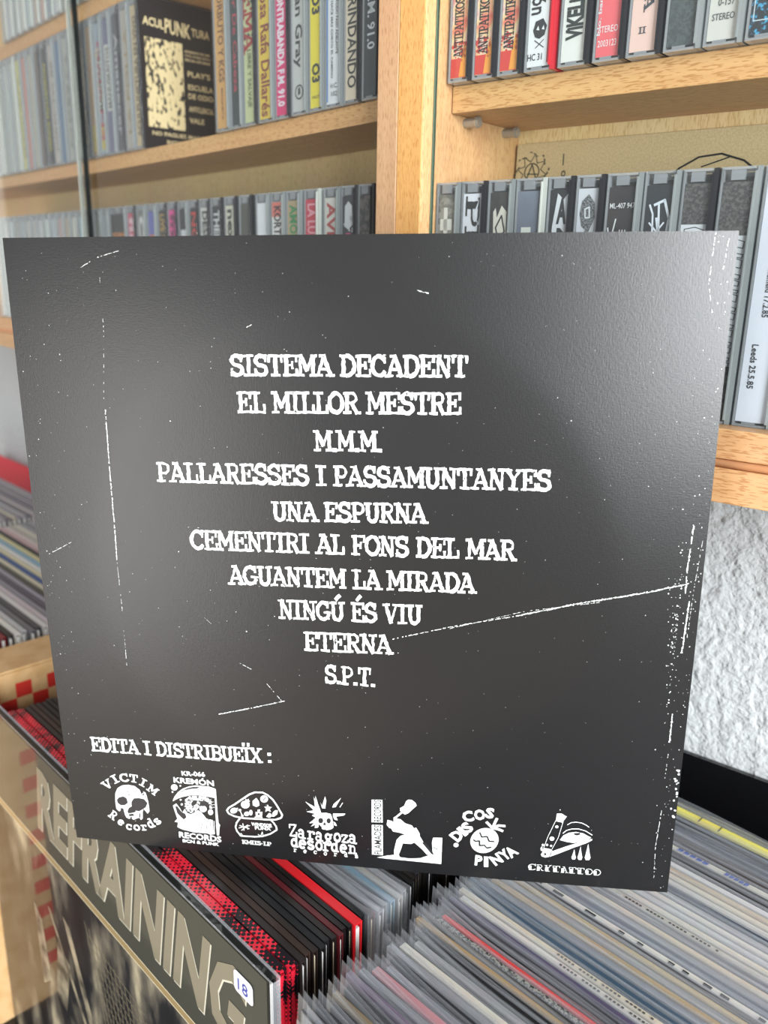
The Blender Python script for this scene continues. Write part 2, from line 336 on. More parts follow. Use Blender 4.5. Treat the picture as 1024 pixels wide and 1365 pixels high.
gl1 = bx(LE+.002, -.4265, .0016, .0058, -.063, .371).build('glass_door_pane', GLASS, cl)
bx(-.4265, -.4248, .0016, .0058, -.063, .371).build('glass_edge', pmat('glass_edge_dark', '0c1110', .4, .1), gl1)
gl2 = bx(-.4515, -.0185, .0072, .0106, -.063, .371).build('glass_door_pane', GLASS, cl)
bx(-.4531, -.4515, .0072, .0106, -.063, .371).build('glass_edge', GLASS_EDGE_BRIGHT, gl2)

# ------------------------------------------------------------------ cassettes
CH = .1135; CD = .0685
def noise_card(name, c1, c2, scale=160, stretch=(1, 1, 1), lo=.42, hi=.58, rough=.55, det=3):
    k = ('noise', name)
    if k in MATS: return MATS[k]
    m = bpy.data.materials.new(name); m.use_nodes = True; n = m.node_tree; b = n.nodes['Principled BSDF']
    t = n.nodes.new('ShaderNodeTexCoord'); mp = n.nodes.new('ShaderNodeMapping'); mp.inputs['Scale'].default_value = stretch
    z = n.nodes.new('ShaderNodeTexNoise'); z.inputs['Scale'].default_value = scale; z.inputs['Detail'].default_value = det
    r = n.nodes.new('ShaderNodeValToRGB'); n.links.new(t.outputs['Object'], mp.inputs[0]); n.links.new(mp.outputs[0], z.inputs['Vector'])
    n.links.new(z.outputs['Fac'], r.inputs[0]); n.links.new(r.outputs[0], b.inputs['Base Color'])
    cs = [c1] + (c2 if isinstance(c2, list) else [c2]); el = r.color_ramp.elements
    el[0].position = lo; el[0].color = srgb(cs[0]); el[1].position = hi; el[1].color = srgb(cs[-1])
    for i, c in enumerate(cs[1:-1]): e = el.new(lo+(hi-lo)*(i+1)/(len(cs)-1)); e.color = srgb(c)
    b.inputs['Roughness'].default_value = rough; MATS[k] = m; return m
_shape = {}
def shell_mesh(wd, part):
    k = (round(wd, 4), part)
    if k in _shape: return _shape[k]
    m = MB(); h = wd/2; x1 = h-.0024
    if part == 'lid':                 # hollow clear lid: front, left wall, top and bottom lips
        m.box(-h, x1, 0, .0011, 0, CH); m.box(-h, -h+.0010, .0011, CD, 0, CH, 1); m.box(-h+.001, x1, .0011, .012, CH-.0011, CH, 1); m.box(-h+.001, x1, .0011, .012, 0, .0011, 1); m.box(x1-.0004, x1, .0011, .0135, .0011, CH-.0011, 1)
        m.box(-.0045, .0015, .0012, .0032, CH-.0055, CH-.0012, 1); m.box(-.0045, .0015, .0012, .0015, .0012, .0022, 1)
    elif part == 'tray':
        m.box(x1+.0003, h, .0006, CD, 0, CH); m.box(x1-.0004, x1+.0003, -.0002, .002, .002, CH-.002)
        m.box(-h+.0012, x1, .0135, CD-.001, .0012, .0030); m.box(-h+.0012, x1, .0135, CD-.001, CH-.003, CH-.0012)
    else:                             # folded inlay card: spine plus front and back flaps
        m.box(-h+.0012, x1-.0005, .0016, .0020, .0022, CH-.0062); m.box(-h+.0014, -h+.0018, .0020, CD-.003, .0036, CH-.0062); m.box(x1-.0010, x1-.0006, .0020, .016, .0036, CH-.0062)
        m.box(-h+.0022, x1-.0014, .0030, .0640, .006, CH-.008)
    _shape[k] = m; return m
_msh = {}
def cassette(fr, x, y, z, wd, lab, label, group, prints=(), tray='c', tilt=0, smoky=False, parts=True, name='cassette_case'):
    """x = centre, y = front face. prints: function(mb_list) drawing on the inlay spine in (u,v) mm, u from left, v from bottom"""
    t = place(empty(name), fr, x, y, z, ry=0); t.rotation_euler = (0, tilt, RZ[fr]); tag(t, label, 'cassette', group)
    trm = {'c': TRAY_CLEAR, 'd': TRAY_DARK, 'r': pmat('tray_red', 'c0303c', .25, .6), 'w': pmat('tray_white', 'b6b8b4', .25, .5)}[tray]
    for part, mat in (('lid', CASE_SM if smoky else CASE), ('tray', trm), ('inlay_card', lab)):
        k = (round(wd, 4), part)
        if k not in _msh: _msh[k] = shell_mesh(wd, part).mesh(part, [mat, CASE_WALL] if part == 'lid' else [mat])
        o = bpy.data.objects.new(part, _msh[k]); COL.objects.link(o); o.parent = t
        o.material_slots[0].link = 'OBJECT'; o.material_slots[0].material = mat
    x0 = -wd/2+.0012; yy = .0015
    lw = (wd-.0041)*1000; lh = (CH-.0098)*1000
    to3 = lambda u, v, d=0: (x0+u/1000, yy-d, .0036+v/1000)
    if prints and isinstance(prints[0], str): prints = (prints,)
    for pn, col, fn in prints:
        m = MB(); fn(m, to3, lw, lh)
        if m.v: 
            o = m.build(pn, col if not isinstance(col, str) else pmat('print_'+col, col, .55), t)
    return t
def vt(txt, v0, v1, up=False, size=.62, cx=.5, slab=False, off=.02, d=.00012):
    """lettering along the spine: down (heads to the right) or up (heads to the left)"""
    def f(m, to3, lw, lh):
        h = lw*size; c = lw*cx; t3 = lambda a, b: to3(a, b, d)
        if up: label_text(m, txt, (c+h/2, v0), (c+h/2, v1), h, t3, slab, off)
        else: label_text(m, txt, (c-h/2, v1), (c-h/2, v0), h, t3, slab, off)
    return f
def ht(txt, u0, u1, v, h, slab=False, off=.01, d=.00012):
    return lambda m, to3, lw, lh: label_text(m, txt, (u0*lw, v), (u1*lw, v), h, (lambda a, b: to3(a, b, d)), slab, off)
def rect(u0, u1, v0, v1, d=.00006):
    return lambda m, to3, lw, lh: m.quad([to3(u0*lw, v0, d), to3(u1*lw, v0, d), to3(u1*lw, v1, d), to3(u0*lw, v1, d)])
def blob(pts, d=.0001): return lambda m, to3, lw, lh: m.quad([to3(u*lw, v, d) for u, v in pts])
def many(*fs):
    def f(m, to3, lw, lh):
        for g_ in fs: g_(m, to3, lw, lh)
    return f
def dots(n, v0, v1, s=.5, seed=3, d=.0001, asp=1):
    def f(m, to3, lw, lh):
        rr = random.Random(seed)
        for i in range(n):
            u = rr.uniform(0, lw-.6); v = rr.uniform(v0, v1); a = s*rr.uniform(.4, 1.4)
            m.quad([to3(max(0, u-a), v, d), to3(min(lw, u+a*.3), v-a*asp, d), to3(min(lw, u+a), v+a*.2, d), to3(u, v+a*asp, d)])
    return f
def outline(pts, w=.5, d=.00014, closed=True):
    def f(m, to3, lw, lh):
        P = [Vector((u*lw, v)) for u, v in pts]
        if closed: P.append(P[0])
        for a, b in zip(P, P[1:]):
            dd = (b-a).normalized(); nn = Vector((-dd.y, dd.x))*w/2; a2 = a-dd*w*.3; b2 = b+dd*w*.3
            m.quad([to3(*(a2+nn), d), to3(*(b2+nn), d), to3(*(b2-nn), d), to3(*(a2-nn), d)])
    return f
card = lambda c, r=.5: pmat('card_'+c, c, r)
flame = noise_card('inlay_flames', 'e0604c', ['ec9070', 'f0d498', 'f0cdbc', 'e8a090', 'e87868'], 90, (1, 1, .6), .34, .66)
GA = 'punk cassettes on the upper shelf of the right cabinet'
# upper shelf of the right cabinet, left to right
zu = SHR[0][1]
def RU(x0, x1, *a, **k):
    return cassette('R', (x0+x1)/2, .4085, zu+.0001, min(x1-x0, .0172)-.0004, *a, **k)
for i, (x0, x1, wh) in enumerate(((-.2886, -.2734, 'first, nearest the left side panel'), (-.2732, -.2578, 'middle one of three'), (-.2576, -.2424, 'third, beside the black-and-white one'))):
    RU(x0, x1, flame, 'flame-coloured cassette lettered ANTIPATIKOS, '+wh, GA, (('spine_lettering', '1c1612', vt('ANTIPATIKOS', 8.5, 37, True, .52, .42, True)), ('spine_print', 'd83a2c', many(rect(0, 1, -1.2, 8), dots(30, 7, 16, .9, i))), ('spine_print', 'f4a030', blob([(.5, -1), (1, -1), (1, 9), (.8, 16), (.6, 7)]))), 'd')
RU(-.2422, -.2240, card('e6e6e2'), 'white cassette lettered HC 31 with a small skull drawing', GA, (('spine_lettering', '161616', many(vt('tensión', 22, 46, False, .6, .4), ht('HC 31', .02, .66, 1.5, 3))), ('skull_print', '1c1c1c', many(blob([(.2, 15), (.3, 19), (.62, 20), (.8, 16.5), (.72, 12.5), (.5, 11), (.3, 12)]), outline([(.3, 10.5), (.7, 7)], .4, closed=False), outline([(.7, 10.5), (.35, 7)], .4, closed=False))), ('skull_print', 'e6e6e2', many(blob([(.34, 15.2), (.42, 17), (.48, 14.8)], .00015), blob([(.58, 15.2), (.66, 17), (.7, 14.8)], .00015))), ('side_stripe', 'c03040', rect(.86, .97, 0, 95))), 'r')
RU(-.2236, -.2046, card('e2e0d6'), 'cream cassette with bold hand-drawn black lettering VIKELIN\'S', GA, (('spine_lettering', '15201a', vt("ViKELiN'S", 8, 35, True, .62, .5, False, .05)),), 'd')
RU(-.2042, -.1878, card('ea6468'), 'salmon red cassette marked STEREO 2003123', GA, (('spine_lettering', 'f0dcd8', many(ht('STEREO', .06, .88, 9, 2.8), ht('2003123', .06, .86, 3, 2.8))), ('side_lettering', 'd8d8d8', vt('No. banded', 8, 32, True, .14, .06))), 'd')
RU(-.1874, -.1700, card('e9c4b4'), 'pale pink cassette marked II with letters TA above', GA, (('spine_lettering', '3a3f44', many(vt('LISTA', 16, 42, False, .36, .62, True), ht('II', .3, .58, 6, 2.8, True), ))), 'd')
RU(-.1694, -.1520, noise_card('inlay_slate', '3c4240', '4c5452', 900), 'slate grey cassette with large round white letter O', GA, (('spine_lettering', 'd4d8d8', vt('TO', 18, 30, False, .46, .42)),), 'c')
RU(-.1514, -.1340, card('cfcbc0'), 'light grey cassette marked 0-157 STEREO', GA, (('spine_lettering', '4a4a48', many(ht('0-157', .28, .84, 12, 3.2), ht('STEREO', .12, .88, 6.5, 2.6))), ), 'c')
RU(-.1334, -.1160, noise_card('inlay_cyan_spray', '12181c', ['143040', '3aa0c8'], 500, (1, 1, 1), .45, .62), 'black cassette with cyan speckles at the right', GA, (('white_border', 'c8d4d8', outline([(.1, 4), (.98, 4), (.98, 94), (.1, 94)], .4)),), 'c')
for i, c in enumerate(('8a8f98', 'd0c8b0', '40506a')):
    RU(-.1154+i*.0174, -.098+i*.0174, card(c), ('grey', 'cream', 'blue')[i]+' spined cassette just beyond the cyan speckled one', GA, (), 'c')
# lower shelf of the right cabinet
GB = 'cassettes on the lower shelf of the right cabinet'
zl = -.0671
def RL(x0, x1, *a, **k): return cassette('R', (x0+x1)/2, .4036, zl, x1-x0-.0006, *a, **k)
GREYC = noise_card('inlay_grey_grid', '6c6a62', '9a988c', 300, (1, 1, 1))
RL(-.2899, -.2736, GREYC, 'grey cassette with a pale cross, against the left side panel', GB, (('cross_print', 'e0ded2', many(rect(.32, .54, 76, 97), rect(.12, .80, 85, 91))),), 'c')
RL(-.2733, -.2564, card('e4e4e6'), 'white cassette with tall black letters PL', GB, (('spine_lettering', '121212', vt('PLM', 54, 102, False, .72, .5, True)), ('spine_print', 'e4e4e6', blob([(.55, 93), (.85, 101), (.7, 93), (.8, 88)], .0002))), 'd')
RL(-.2561, -.2394, noise_card('inlay_dark_brown', '2c2724', '3a3430', 200), 'dark cassette with a cream outlined letter', GB, (('spine_print', 'ded8c6', blob([(.18, 94), (.3, 96), (.38, 91), (.6, 97), (.86, 94), (.9, 80), (.95, 60), (.3, 60), (.25, 76)])), ('spine_print', '24201e', many(outline([(.34, 86), (.62, 92), (.8, 84), (.5, 80)], .9), outline([(.4, 74), (.7, 76), (.72, 66), (.44, 66)], .9)))), 'c')
RL(-.2391, -.2208, noise_card('inlay_blue_grey', '6a707c', '7e8490', 30), 'clear cassette with a blank blue-grey card', GB, (('spine_print', 'dcdccf', rect(.2, .62, 83, 86)),), 'w')
RL(-.2204, -.2051, card('17171a'), 'black cassette with letters A and D on a white patch', GB, (('white_patch', 'dedede', blob([(.40, 102), (.72, 99), (.95, 102), (.95, 60), (.12, 60), (.2, 86)])), ('spine_lettering', '1c1c1e', many(ht('A', .40, .92, 88, 11, False, .05, .00018), ht('D', .46, .86, 74, 11, False, .03, .00018)))), 'd')
RL(-.2047, -.1888, card('d4d4d6'), 'white cassette with ornate stacked letters', GB, (('ornate_letters', noise_card('ornate_letter_fill', '2a2a2c', '8a8a8a', 1500), many(blob([(.2, 98), (.5, 101), (.8, 97), (.86, 90), (.6, 83), (.25, 86), (.12, 92)]), blob([(.42, 84), (.58, 84), (.56, 79), (.44, 79)]), blob([(.22, 79), (.6, 81), (.84, 73), (.7, 63), (.3, 63), (.14, 72)]))), ('ornate_letters', 'e0e0e0', many(outline([(.36, 94), (.56, 95), (.6, 90), (.4, 90)], .7), outline([(.4, 76), (.6, 76), (.6, 70), (.4, 70)], .7)))), 'd')
RL(-.1884, -.1699, noise_card('inlay_brown_black', '1e1a19', ['2a2322', '342a28'], 60), 'brown-black cassette with number ML-407 947 and white handwriting', GB, (('spine_lettering', 'e2e0dc', many(ht('ML-407 947', .06, .98, 94, 2.4), )), ('script_lettering', 'e6e4e0', many(outline([(.05, 85), (.16, 77), (.32, 89)], .7, closed=False), outline([(.3, 83), (.32, 78), (.4, 83), (.42, 78), (.5, 84), (.52, 79), (.6, 84), (.62, 79), (.7, 84), (.74, 79), (.98, 83)], .5, closed=False), outline([(.5, 79), (.42, 69), (.36, 72), (.6, 80)], .5, closed=False)))), 'c')
RL(-.1695, -.1519, card('1c1f26'), 'navy cassette with a white blackletter initial', GB, (('blackletter_initial', 'e2e4e8', many(outline([(.16, 95), (.3, 91), (.36, 81), (.2, 75)], .9, closed=False), outline([(.34, 95), (.7, 97), (.92, 89), (.86, 79), (.6, 81), (.46, 89)], 1.2, closed=False), outline([(.12, 75), (.5, 75), (.82, 78)], 1.3, closed=False), outline([(.5, 95), (.62, 77)], 1.0, closed=False), outline([(.2, 87), (.5, 83), (.74, 87)], .8, closed=False))),), 'c')
NG = noise_card('inlay_charcoal_grain', '343230', ['4a4642', '5e5a54'], 700, det=6)
def drips(seed, v1, d=.00014, n=9):
    def f(m, to3, lw, lh):
        rr = random.Random(seed); v = v1
        for k in range(n):
            hgt = rr.uniform(5.5, 9)
            pts = [(.12+rr.uniform(-.02, .04), v), (.5+rr.uniform(-.1, .1), v+.8), (.92, v-.6), (.9, v-hgt*.45), (.6, v-hgt*.35), (.62, v-hgt*.7), (.93, v-hgt*.8), (.9, v-hgt), (.5, v-hgt*.9), (.1, v-hgt+.5), (.14, v-hgt*.5)]
            outline(pts, .38, d)(m, to3, lw, lh); v -= hgt+.4
    return f
RL(-.1515, -.1348, NG, 'grainy charcoal cassette with outlined letters, left of its larger-lettered twin', GB, (('white_patch', 'dadada', rect(0, 1, 8, 86)), ('outlined_letters', '222222', drips(1, 84))), 'd')
RL(-.1344, -.1163, NG, 'grainy charcoal cassette with dripping outlined letters, beside the corner of the black sleeve', GB, (('white_patch', 'dcdcdc', rect(0, 1, 23, 81)), ('outlined_letters', '1e1e1e', drips(5, 79, n=8))), 'c')
RL(-.1156, -.0975, card('dcdce2'), 'white cassette with small typed town names and dates', GB, (('typed_lettering', '2a2a2c', many(vt('Sheffield 17.2.85', 46, 68, False, .2, .5), vt('Leeds 25.5.85', 14, 34, False, .2, .34))), ('red_lettering', '7a1420', vt('LIGHT', 70, 92, False, .45, .7, False, .04))), 'c')
for i, c in enumerate(('c8ccd4', '303238', '9a8a70')):
    RL(-.0971+i*.0178, -.0797+i*.0178, card(c), ('pale', 'black', 'tan')[i]+' cassette past the one with typed town names', GB, (), 'c')
# ---- left cabinet, middle shelf, right to left
GC = 'cassettes on the middle shelf of the left cabinet'
def LU(x1, x0, *a, **k):
    xc = (x0+x1)/2; return cassette('L', xc, .0140, topL(xc)+.0003, x1-x0-.0006, *a, **k)
TX = 'spine_lettering'
LU(-.0320, -.0490, card('2c3336'), 'charcoal cassette lettered FM 91.0, beside the cabinet divider', GC, ((TX, 'd8dcdc', vt('C. F.M. 91.0', 23, 63, False, .5)),), 'd')
LU(-.0494, -.0662, card('dccbb0'), 'beige cassette lettered BRINDANDO', GC, ((TX, '24221e', vt('BRINDANDO', 5, 58, False, .62)),), 'd')
LU(-.0666, -.0846, card('e6e6e6'), 'white cassette with blue edge and small dark text', GC, ((TX, '4a4a50', many(vt('SOCIAL', 57, 90, False, .6, .5, True), vt('TODO PASO ADELANTE', 26, 55, False, .16, .75), vt('HACE MAS CORTO EL CAMINO', 13, 55, False, .14, .4), ht('H.C.', .3, .8, 7.5, 2.6), ht('102', .35, .8, 3, 2.6))), ('blue_edge', '5a88c0', rect(0, .1, 0, 99))), 'c')
LU(-.0850, -.1014, card('ecd930'), 'yellow cassette lettered O3 twice', GC, ((TX, '2a2a20', many(vt('O3', 51, 63, False, .6, .5, off=.04), vt('O3', 13, 24, False, .6, .5, off=.04), ht('FACT', .2, .8, 4, 1.6))),), 'c')
LU(-.1018, -.1202, card('c6c6c0'), 'light grey cassette lettered Dorian Gray', GC, ((TX, '303030', vt('Dorian Gray', 24, 88, False, .5)), ('round_emblem', '2c2c2c', many(outline([(.5+.3*math.cos(k*.52), 10+4*math.sin(k*.52)) for k in range(12)], .9), blob([(.4, 8), (.6, 9), (.55, 13), (.42, 12)])))), 'c')
LU(-.1206, -.1390, card('e2246e'), 'hot pink cassette lettered CONTRABANDA FM 91.0', GC, ((TX, 'f2e6ea', vt('CONTRABANDA F.M. 91.0', 4, 74, False, .5, .42, off=.04)),), 'd')
LU(-.1394, -.1592, card('e8c63a'), 'golden yellow cassette with red-brown handwritten title', GC, ((TX, '8a3020', vt('Rosa Rafa Dallarés', 0, 80, False, .62, .5)),), 'c')
LU(-.1596, -.1774, card('c9cf98'), 'pale green cassette with red dripping title at its top', GC, ((TX, 'b02c28', vt('SEMA', 44, 88, False, .95, .5, True, d=.0002)), (TX, '5a6438', vt('LIBRE Y SALVAJE', 8, 44, False, .32)), ('dark_smudges', '2c2a22', dots(14, 48, 96, 1.6, 4))), 'd')
LU(-.1778, -.1946, card('22302c'), 'black-green cassette with red spaced lettering de Cabeza', GC, ((TX, 'b83848', vt('taller De Cabeza', 20, 96, False, .4)),), 'c')
LU(-.1950, -.2150, card('dda658'), 'orange cassette lettered ESCORBUTO Y KGS, right of the gap', GC, ((TX, '7a4a20', many(vt('ESCORBUTO Y KGS', 29, 98, False, .45), vt('MAQUETA', 4, 25, False, .16))),), 'c')
# ---- the cassette whose front cover shows in the gap
ac = LU(-.3290, -.3460, card('cdb68c'), 'black cassette turned to show its ACULPUNKTURA cover, filling the gap', GC, ((TX, '4a3a28', vt('ACULPUNKTURA EN VIVO', 6, 96, True, .5)),), 'd')
m = MB(); xx = .0084; m.box(xx-.0002, xx+.0003, .001, CD-.001, .001, CH-.001); m.build('front_cover', pmat('cover_black', '1d1718', .3, .5), ac)
to = lambda u, v: (xx+.0005, .001+u/1000, v/1000)
m = MB(); label_text(m, 'ACUL', (3, 93), (22, 92), 6, to, False, .03); label_text(m, 'PUNK', (22.5, 90), (46, 89), 10, to, False, .03); label_text(m, 'TURA', (47, 91), (64, 91), 6, to, False, .02)
for i, (s, v) in enumerate((('PLAY\'S', 60), ('ESCUELA', 50), ('DE ODIO', 43), ('ANTICLERICAL', 33), ('VALE', 24))): label_text(m, s, (42, v), (42+min(24, 3.6*len(s)), v), 4, to, False, .02)
for i in range(3): label_text(m, ('GRABADO EN', 'DIRECTO 19 DE', 'OCTUBRE'), (40, 78-i*3), (62, 78-i*3), 1.8, to) if False else label_text(m, ('GRABADO EN DIR', 'CTO 19 DE OCTU', 'BRE EN ASTURIAS')[i], (40, 78-i*3.2), (64, 78-i*3.2), 1.8, to)
label_text(m, 'NO PAGUES MAS DE', (7, 11), (60, 11), 3, to, False, .015); label_text(m, 'INCLUYE LIBRETO', (20, 5), (62, 5), 3, to, False, .015)
m.build('cover_lettering', pmat('cover_beige', 'd8c498', .5), ac)
m = MB(); m.quad([to(4, 17), to(38, 17), to(38, 84), to(4, 84)]); m.build('cover_picture', noise_card('cover_beige_picture', '1d1718', ['d2bd90', 'd8c498'], 260, (1, 1.4, .7), .42, .50, det=7), ac)
# left of it
LS = [('b8aea0', 'c', 'tan cassette with a blurred title, directly left of the black cover', 'a89068', 'LA POLLA'), ('4c4c50', 'd', 'dark grey cassette lettered Amanecer', 'c4c4c4', 'Amanecer'), ('6e6c88', 'c', 'violet cassette with a white label across its middle', None, ''),
      ('a8b4be', 'c', 'ice blue cassette between violet and peach ones', 'c86070', 'EN VIVO'), ('c8a078', 'c', 'peach and brown cassette with yellow foot', None, ''), ('8c6c5c', 'd', 'brown cassette right of the white one with green letters', 'd8b070', 'KAOS URBANO'), ('dce4de', 'w', 'white cassette with dark green letters near the glass door edge', '3c5c4c', 'CICATRIZ 85'),
      ('b8b8ae', 'c', 'grey cassette behind the overlapping door glass', '8a8a80', 'DEMO'), ('5a7a9a', 'c', 'steel blue cassette left of the bright door edge', None, ''), ('c8bcb2', 'c', 'pale beige cassette beside the steel blue one', '807468', 'DIRECTO 88'), ('2c2e26', 'd', 'black cassette with yellow lettering on the middle shelf', 'd8cc40', 'VARIOS ESCUADRON'),
      ('6c5a50', 'd', 'brown cassette left of the one with yellow lettering', None, ''), ('bfb8a4', 'c', 'haze-paled khaki cassette on the middle shelf', None, ''), ('d48878', 'c', 'haze-paled coral cassette on the middle shelf', None, ''), ('dcd478', 'c', 'haze-paled lemon cassette next to the coral one', 'a89c48', 'MAQUETA'), ('c0c4b8', 'w', 'haze-paled grey-green cassette at the left picture edge', None, ''), ('ccd2c8', 'c', 'very pale cassette left of the lemon one', None, ''), ('a8b0a4', 'c', 'sage cassette far left on the middle shelf', None, ''), ('d4d4cc', 'w', 'off-white cassette last but one on the middle shelf', None, ''), ('b4bcb0', 'c', 'greyish cassette last on the middle shelf', None, '')]
xx_ = -.3464  # leftmost card colours are pale to carry the haze of the door glass
for c, tr, lb, tc_, tx in LS:
    wd = .0178
    pr = []
    if tx: pr.append((TX, tc_, vt(tx, 10, 90, c != '4c4c50', .45)))
    if 'violet' in lb: pr.append(('white_label', 'd8d6cc', rect(.1, .9, 32, 84))); pr.append((TX, '3a3a3a', vt('MANUSKRITOS', 34, 82, True, .5)))
    if 'peach' in lb: pr.append(('yellow_foot', 'd8c060', many(rect(.2, .7, 2, 24), dots(12, 26, 90, 1.5, 2))))
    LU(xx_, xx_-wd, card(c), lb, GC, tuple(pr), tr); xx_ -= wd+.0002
# ---- left cabinet, lower shelf
GD = 'cassettes on the lower shelf of the left cabinet'
LL = [(-.0350, 'noise', 'dark patterned cassette beside the divider on the lower shelf', None, 'd'), (-.0510, '202024', 'black cassette with a white splash and pink mark', None, 'd'), (-.0680, 'd8d4c8', 'cream cassette with red angular letters', ('b03838', 'AVE'), 'c'), (-.0888, 'c83248', 'crimson cassette on the lower shelf beside white', ('e8a0a8', 'LA LUZ'), 'w'),
      (-.1092, 'b09a72', 'kraft brown cassette with a green letter A', ('2f8a4a', 'AMOR'), 'c'), (-.1280, 'e0ded8', 'white and red cassette with black letter K', ('1c1c1c', 'KORTA'), 'c'), (-.1466, 'e6e6e8', 'plain white cassette between K and olive ones', None, 'c'), (-.1686, '4c4a40', 'dark olive cassette on the lower shelf', None, 'd'), (-.1890, 'd6d2bc', 'cream cassette with small dark script', ('2c2c2c', 'nex'), 'd'),
      (-.2090, '1c1c20', 'black cassette lettered THE', ('d8d8d8', 'THEM'), 'd'), (-.2270, 'd0d0c8', 'white cassette lettered DE on the lower shelf', ('242424', 'DESK'), 'd'), (-.2440, '241c1c', 'black cassette with red letter N', ('c83830', 'NO'), 'd'), (-.2612, '18181c', 'black cassette with a small white label', None, 'c'), (-.2784, 'e0348c', 'magenta cassette on the lower shelf', ('701848', 'fm'), 'd'),
      (-.2960, '222420', 'black cassette with gold spine title', ('b89040', 'LIVE SE'), 'd'), (-.3150, '6468b0', 'periwinkle cassette with an orange foot', None, 'c'), (-.3350, '7a7a74', 'grey cassette with a white ring', ('e0e0dc', 'O'), 'c'), (-.3540, 'c84c68', 'rose cassette left of the grey ringed one', ('e8c0c8', 'fis'), 'd')]
def LLp(x1, wd, *a, **k): return cassette('L', x1-wd/2, .0135, -.0644, wd-.0006, *a, **k)
for i, (x, c, lb, tx, tr) in enumerate(LL):
    nx = LL[i+1][0] if i+1 < len(LL) else x-.0180
    wd = min(.0178, x-nx-.0002); pr = []
    mat = noise_card('inlay_dark_pattern', '1a1618', '6a5c58', 350) if c == 'noise' else card(c)
    if tx: pr.append((TX, tx[0], vt(tx[1], 77, 101, False, .6, .5, False, .03)))
    if 'splash' in lb: pr += [('white_splash', 'd8d8d8', many(blob([(.2, 86), (.5, 84), (.85, 87), (.8, 98), (.5, 101), (.22, 98)]), dots(8, 83, 101, 1.2, 9))), ('pink_mark', 'd03878', rect(.3, .7, 77, 82))]
    if 'letter K' in lb: pr.append(('red_band', 'd87060', rect(0, 1, 94, 103.5, .00003)))
    if 'small white label' in lb: pr.append(('white_label', 'd8d8dc', rect(.15, .85, 82, 88)))
    if 'periwinkle' in lb: pr.append(('orange_foot', 'd87840', rect(.1, .8, 70, 85)))
    LLp(x, wd, mat, lb, GD, tuple(pr), tr)
# a black wide case between the coloured and those coloured pale for the glass haze, then more spines seen through both panes
LLp(-.3725, .0350, card('1c1a1a'), 'wide black double cassette case with orange letters at its foot', GD, ((TX, 'd88830', ht('ROMA', .1, .9, 84, 4, False, .03)),), 'c')
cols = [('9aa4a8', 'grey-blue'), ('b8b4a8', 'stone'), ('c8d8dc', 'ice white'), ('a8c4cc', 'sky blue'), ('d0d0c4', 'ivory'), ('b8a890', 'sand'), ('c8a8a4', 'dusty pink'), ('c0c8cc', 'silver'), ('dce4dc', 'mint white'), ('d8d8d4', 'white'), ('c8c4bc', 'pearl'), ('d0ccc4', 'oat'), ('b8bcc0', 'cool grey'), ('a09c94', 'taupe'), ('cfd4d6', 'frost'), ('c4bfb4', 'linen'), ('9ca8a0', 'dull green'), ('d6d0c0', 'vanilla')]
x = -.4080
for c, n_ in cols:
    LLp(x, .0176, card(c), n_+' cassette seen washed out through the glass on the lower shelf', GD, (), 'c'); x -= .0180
# top left: spines standing on the upper shelf
GE = 'cassettes on the upper shelf of the left cabinet'
x = -.30; cols2 = [('4a4640', 'dark umber'), ('5c5650', 'grey-brown'), ('38383a', 'near black'), ('6a625a', 'mushroom'), ('8a8478', 'warm grey'), ('2c2c30', 'black'), ('50504c', 'dim grey'), ('b8b4ac', 'light grey'), ('c4c0b4', 'bone'), ('a8a498', 'putty'), ('d8d8d4', 'white'), ('9aa0a4', 'blue-grey'), ('d0a898', 'blush'), ('c8b4a4', 'rosy beige'), ('c4ccc8', 'pale mint'), ('d4d0c4', 'eggshell'), ('b4b8b4', 'ash'), ('cccccc', 'plain grey'), ('c0b8a8', 'dove')]
for c, n_ in cols2:
    cassette('L', x-.0089, .0140, topL2(x-.009)+.0002, .0172, card(c), n_+' cassette on the upper left shelf at the picture\'s top corner', GE, (), 'd' if c < '9' else 'w'); x -= .0180

# ------------------------------------------------------------------ poster card leaning on the back of the right cabinet
pc = place(empty('cardboard_print'), 'R', -.2885, .4845, -.0668); pc.rotation_euler = (R(-1.0), 0, RZ['R'])
tag(pc, 'tan cardboard print with a circled A emblem, standing behind the lower cassettes', 'print')
bx(0, .26, 0, .0011, 0, .1425).build('card_sheet', noise_card('tan_board', 'b8a47e', 'c4b18a', 900), pc, bevel=.0003)
m = MB(); t2 = lambda u, v: (u/1000, -.0002, v/1000)
def ol(m, pts, w, t3, closed=False):
    P = [Vector(p) for p in pts]
    if closed: P.append(P[0])
    for a, b in zip(P, P[1:]):
        dd = (b-a).normalized(); nn = Vector((-dd.y, dd.x))*w/2; a2 = a-dd*w*.3; b2 = b+dd*w*.3
        m.quad([t3(*(a2+nn)), t3(*(b2+nn)), t3(*(b2-nn)), t3(*(a2-nn))])
cx_, cz_ = 11.5, 126
ol(m, [(cx_+5*math.cos(a*.45), cz_+5*math.sin(a*.45)) for a in range(14)], .7, t2, True)
ol(m, [(cx_-3.4, cz_-4), (cx_, cz_+4.4), (cx_+3, cz_-4)], .8, t2); ol(m, [(cx_-3, cz_-1), (cx_+4, cz_-1.4)], .7, t2)
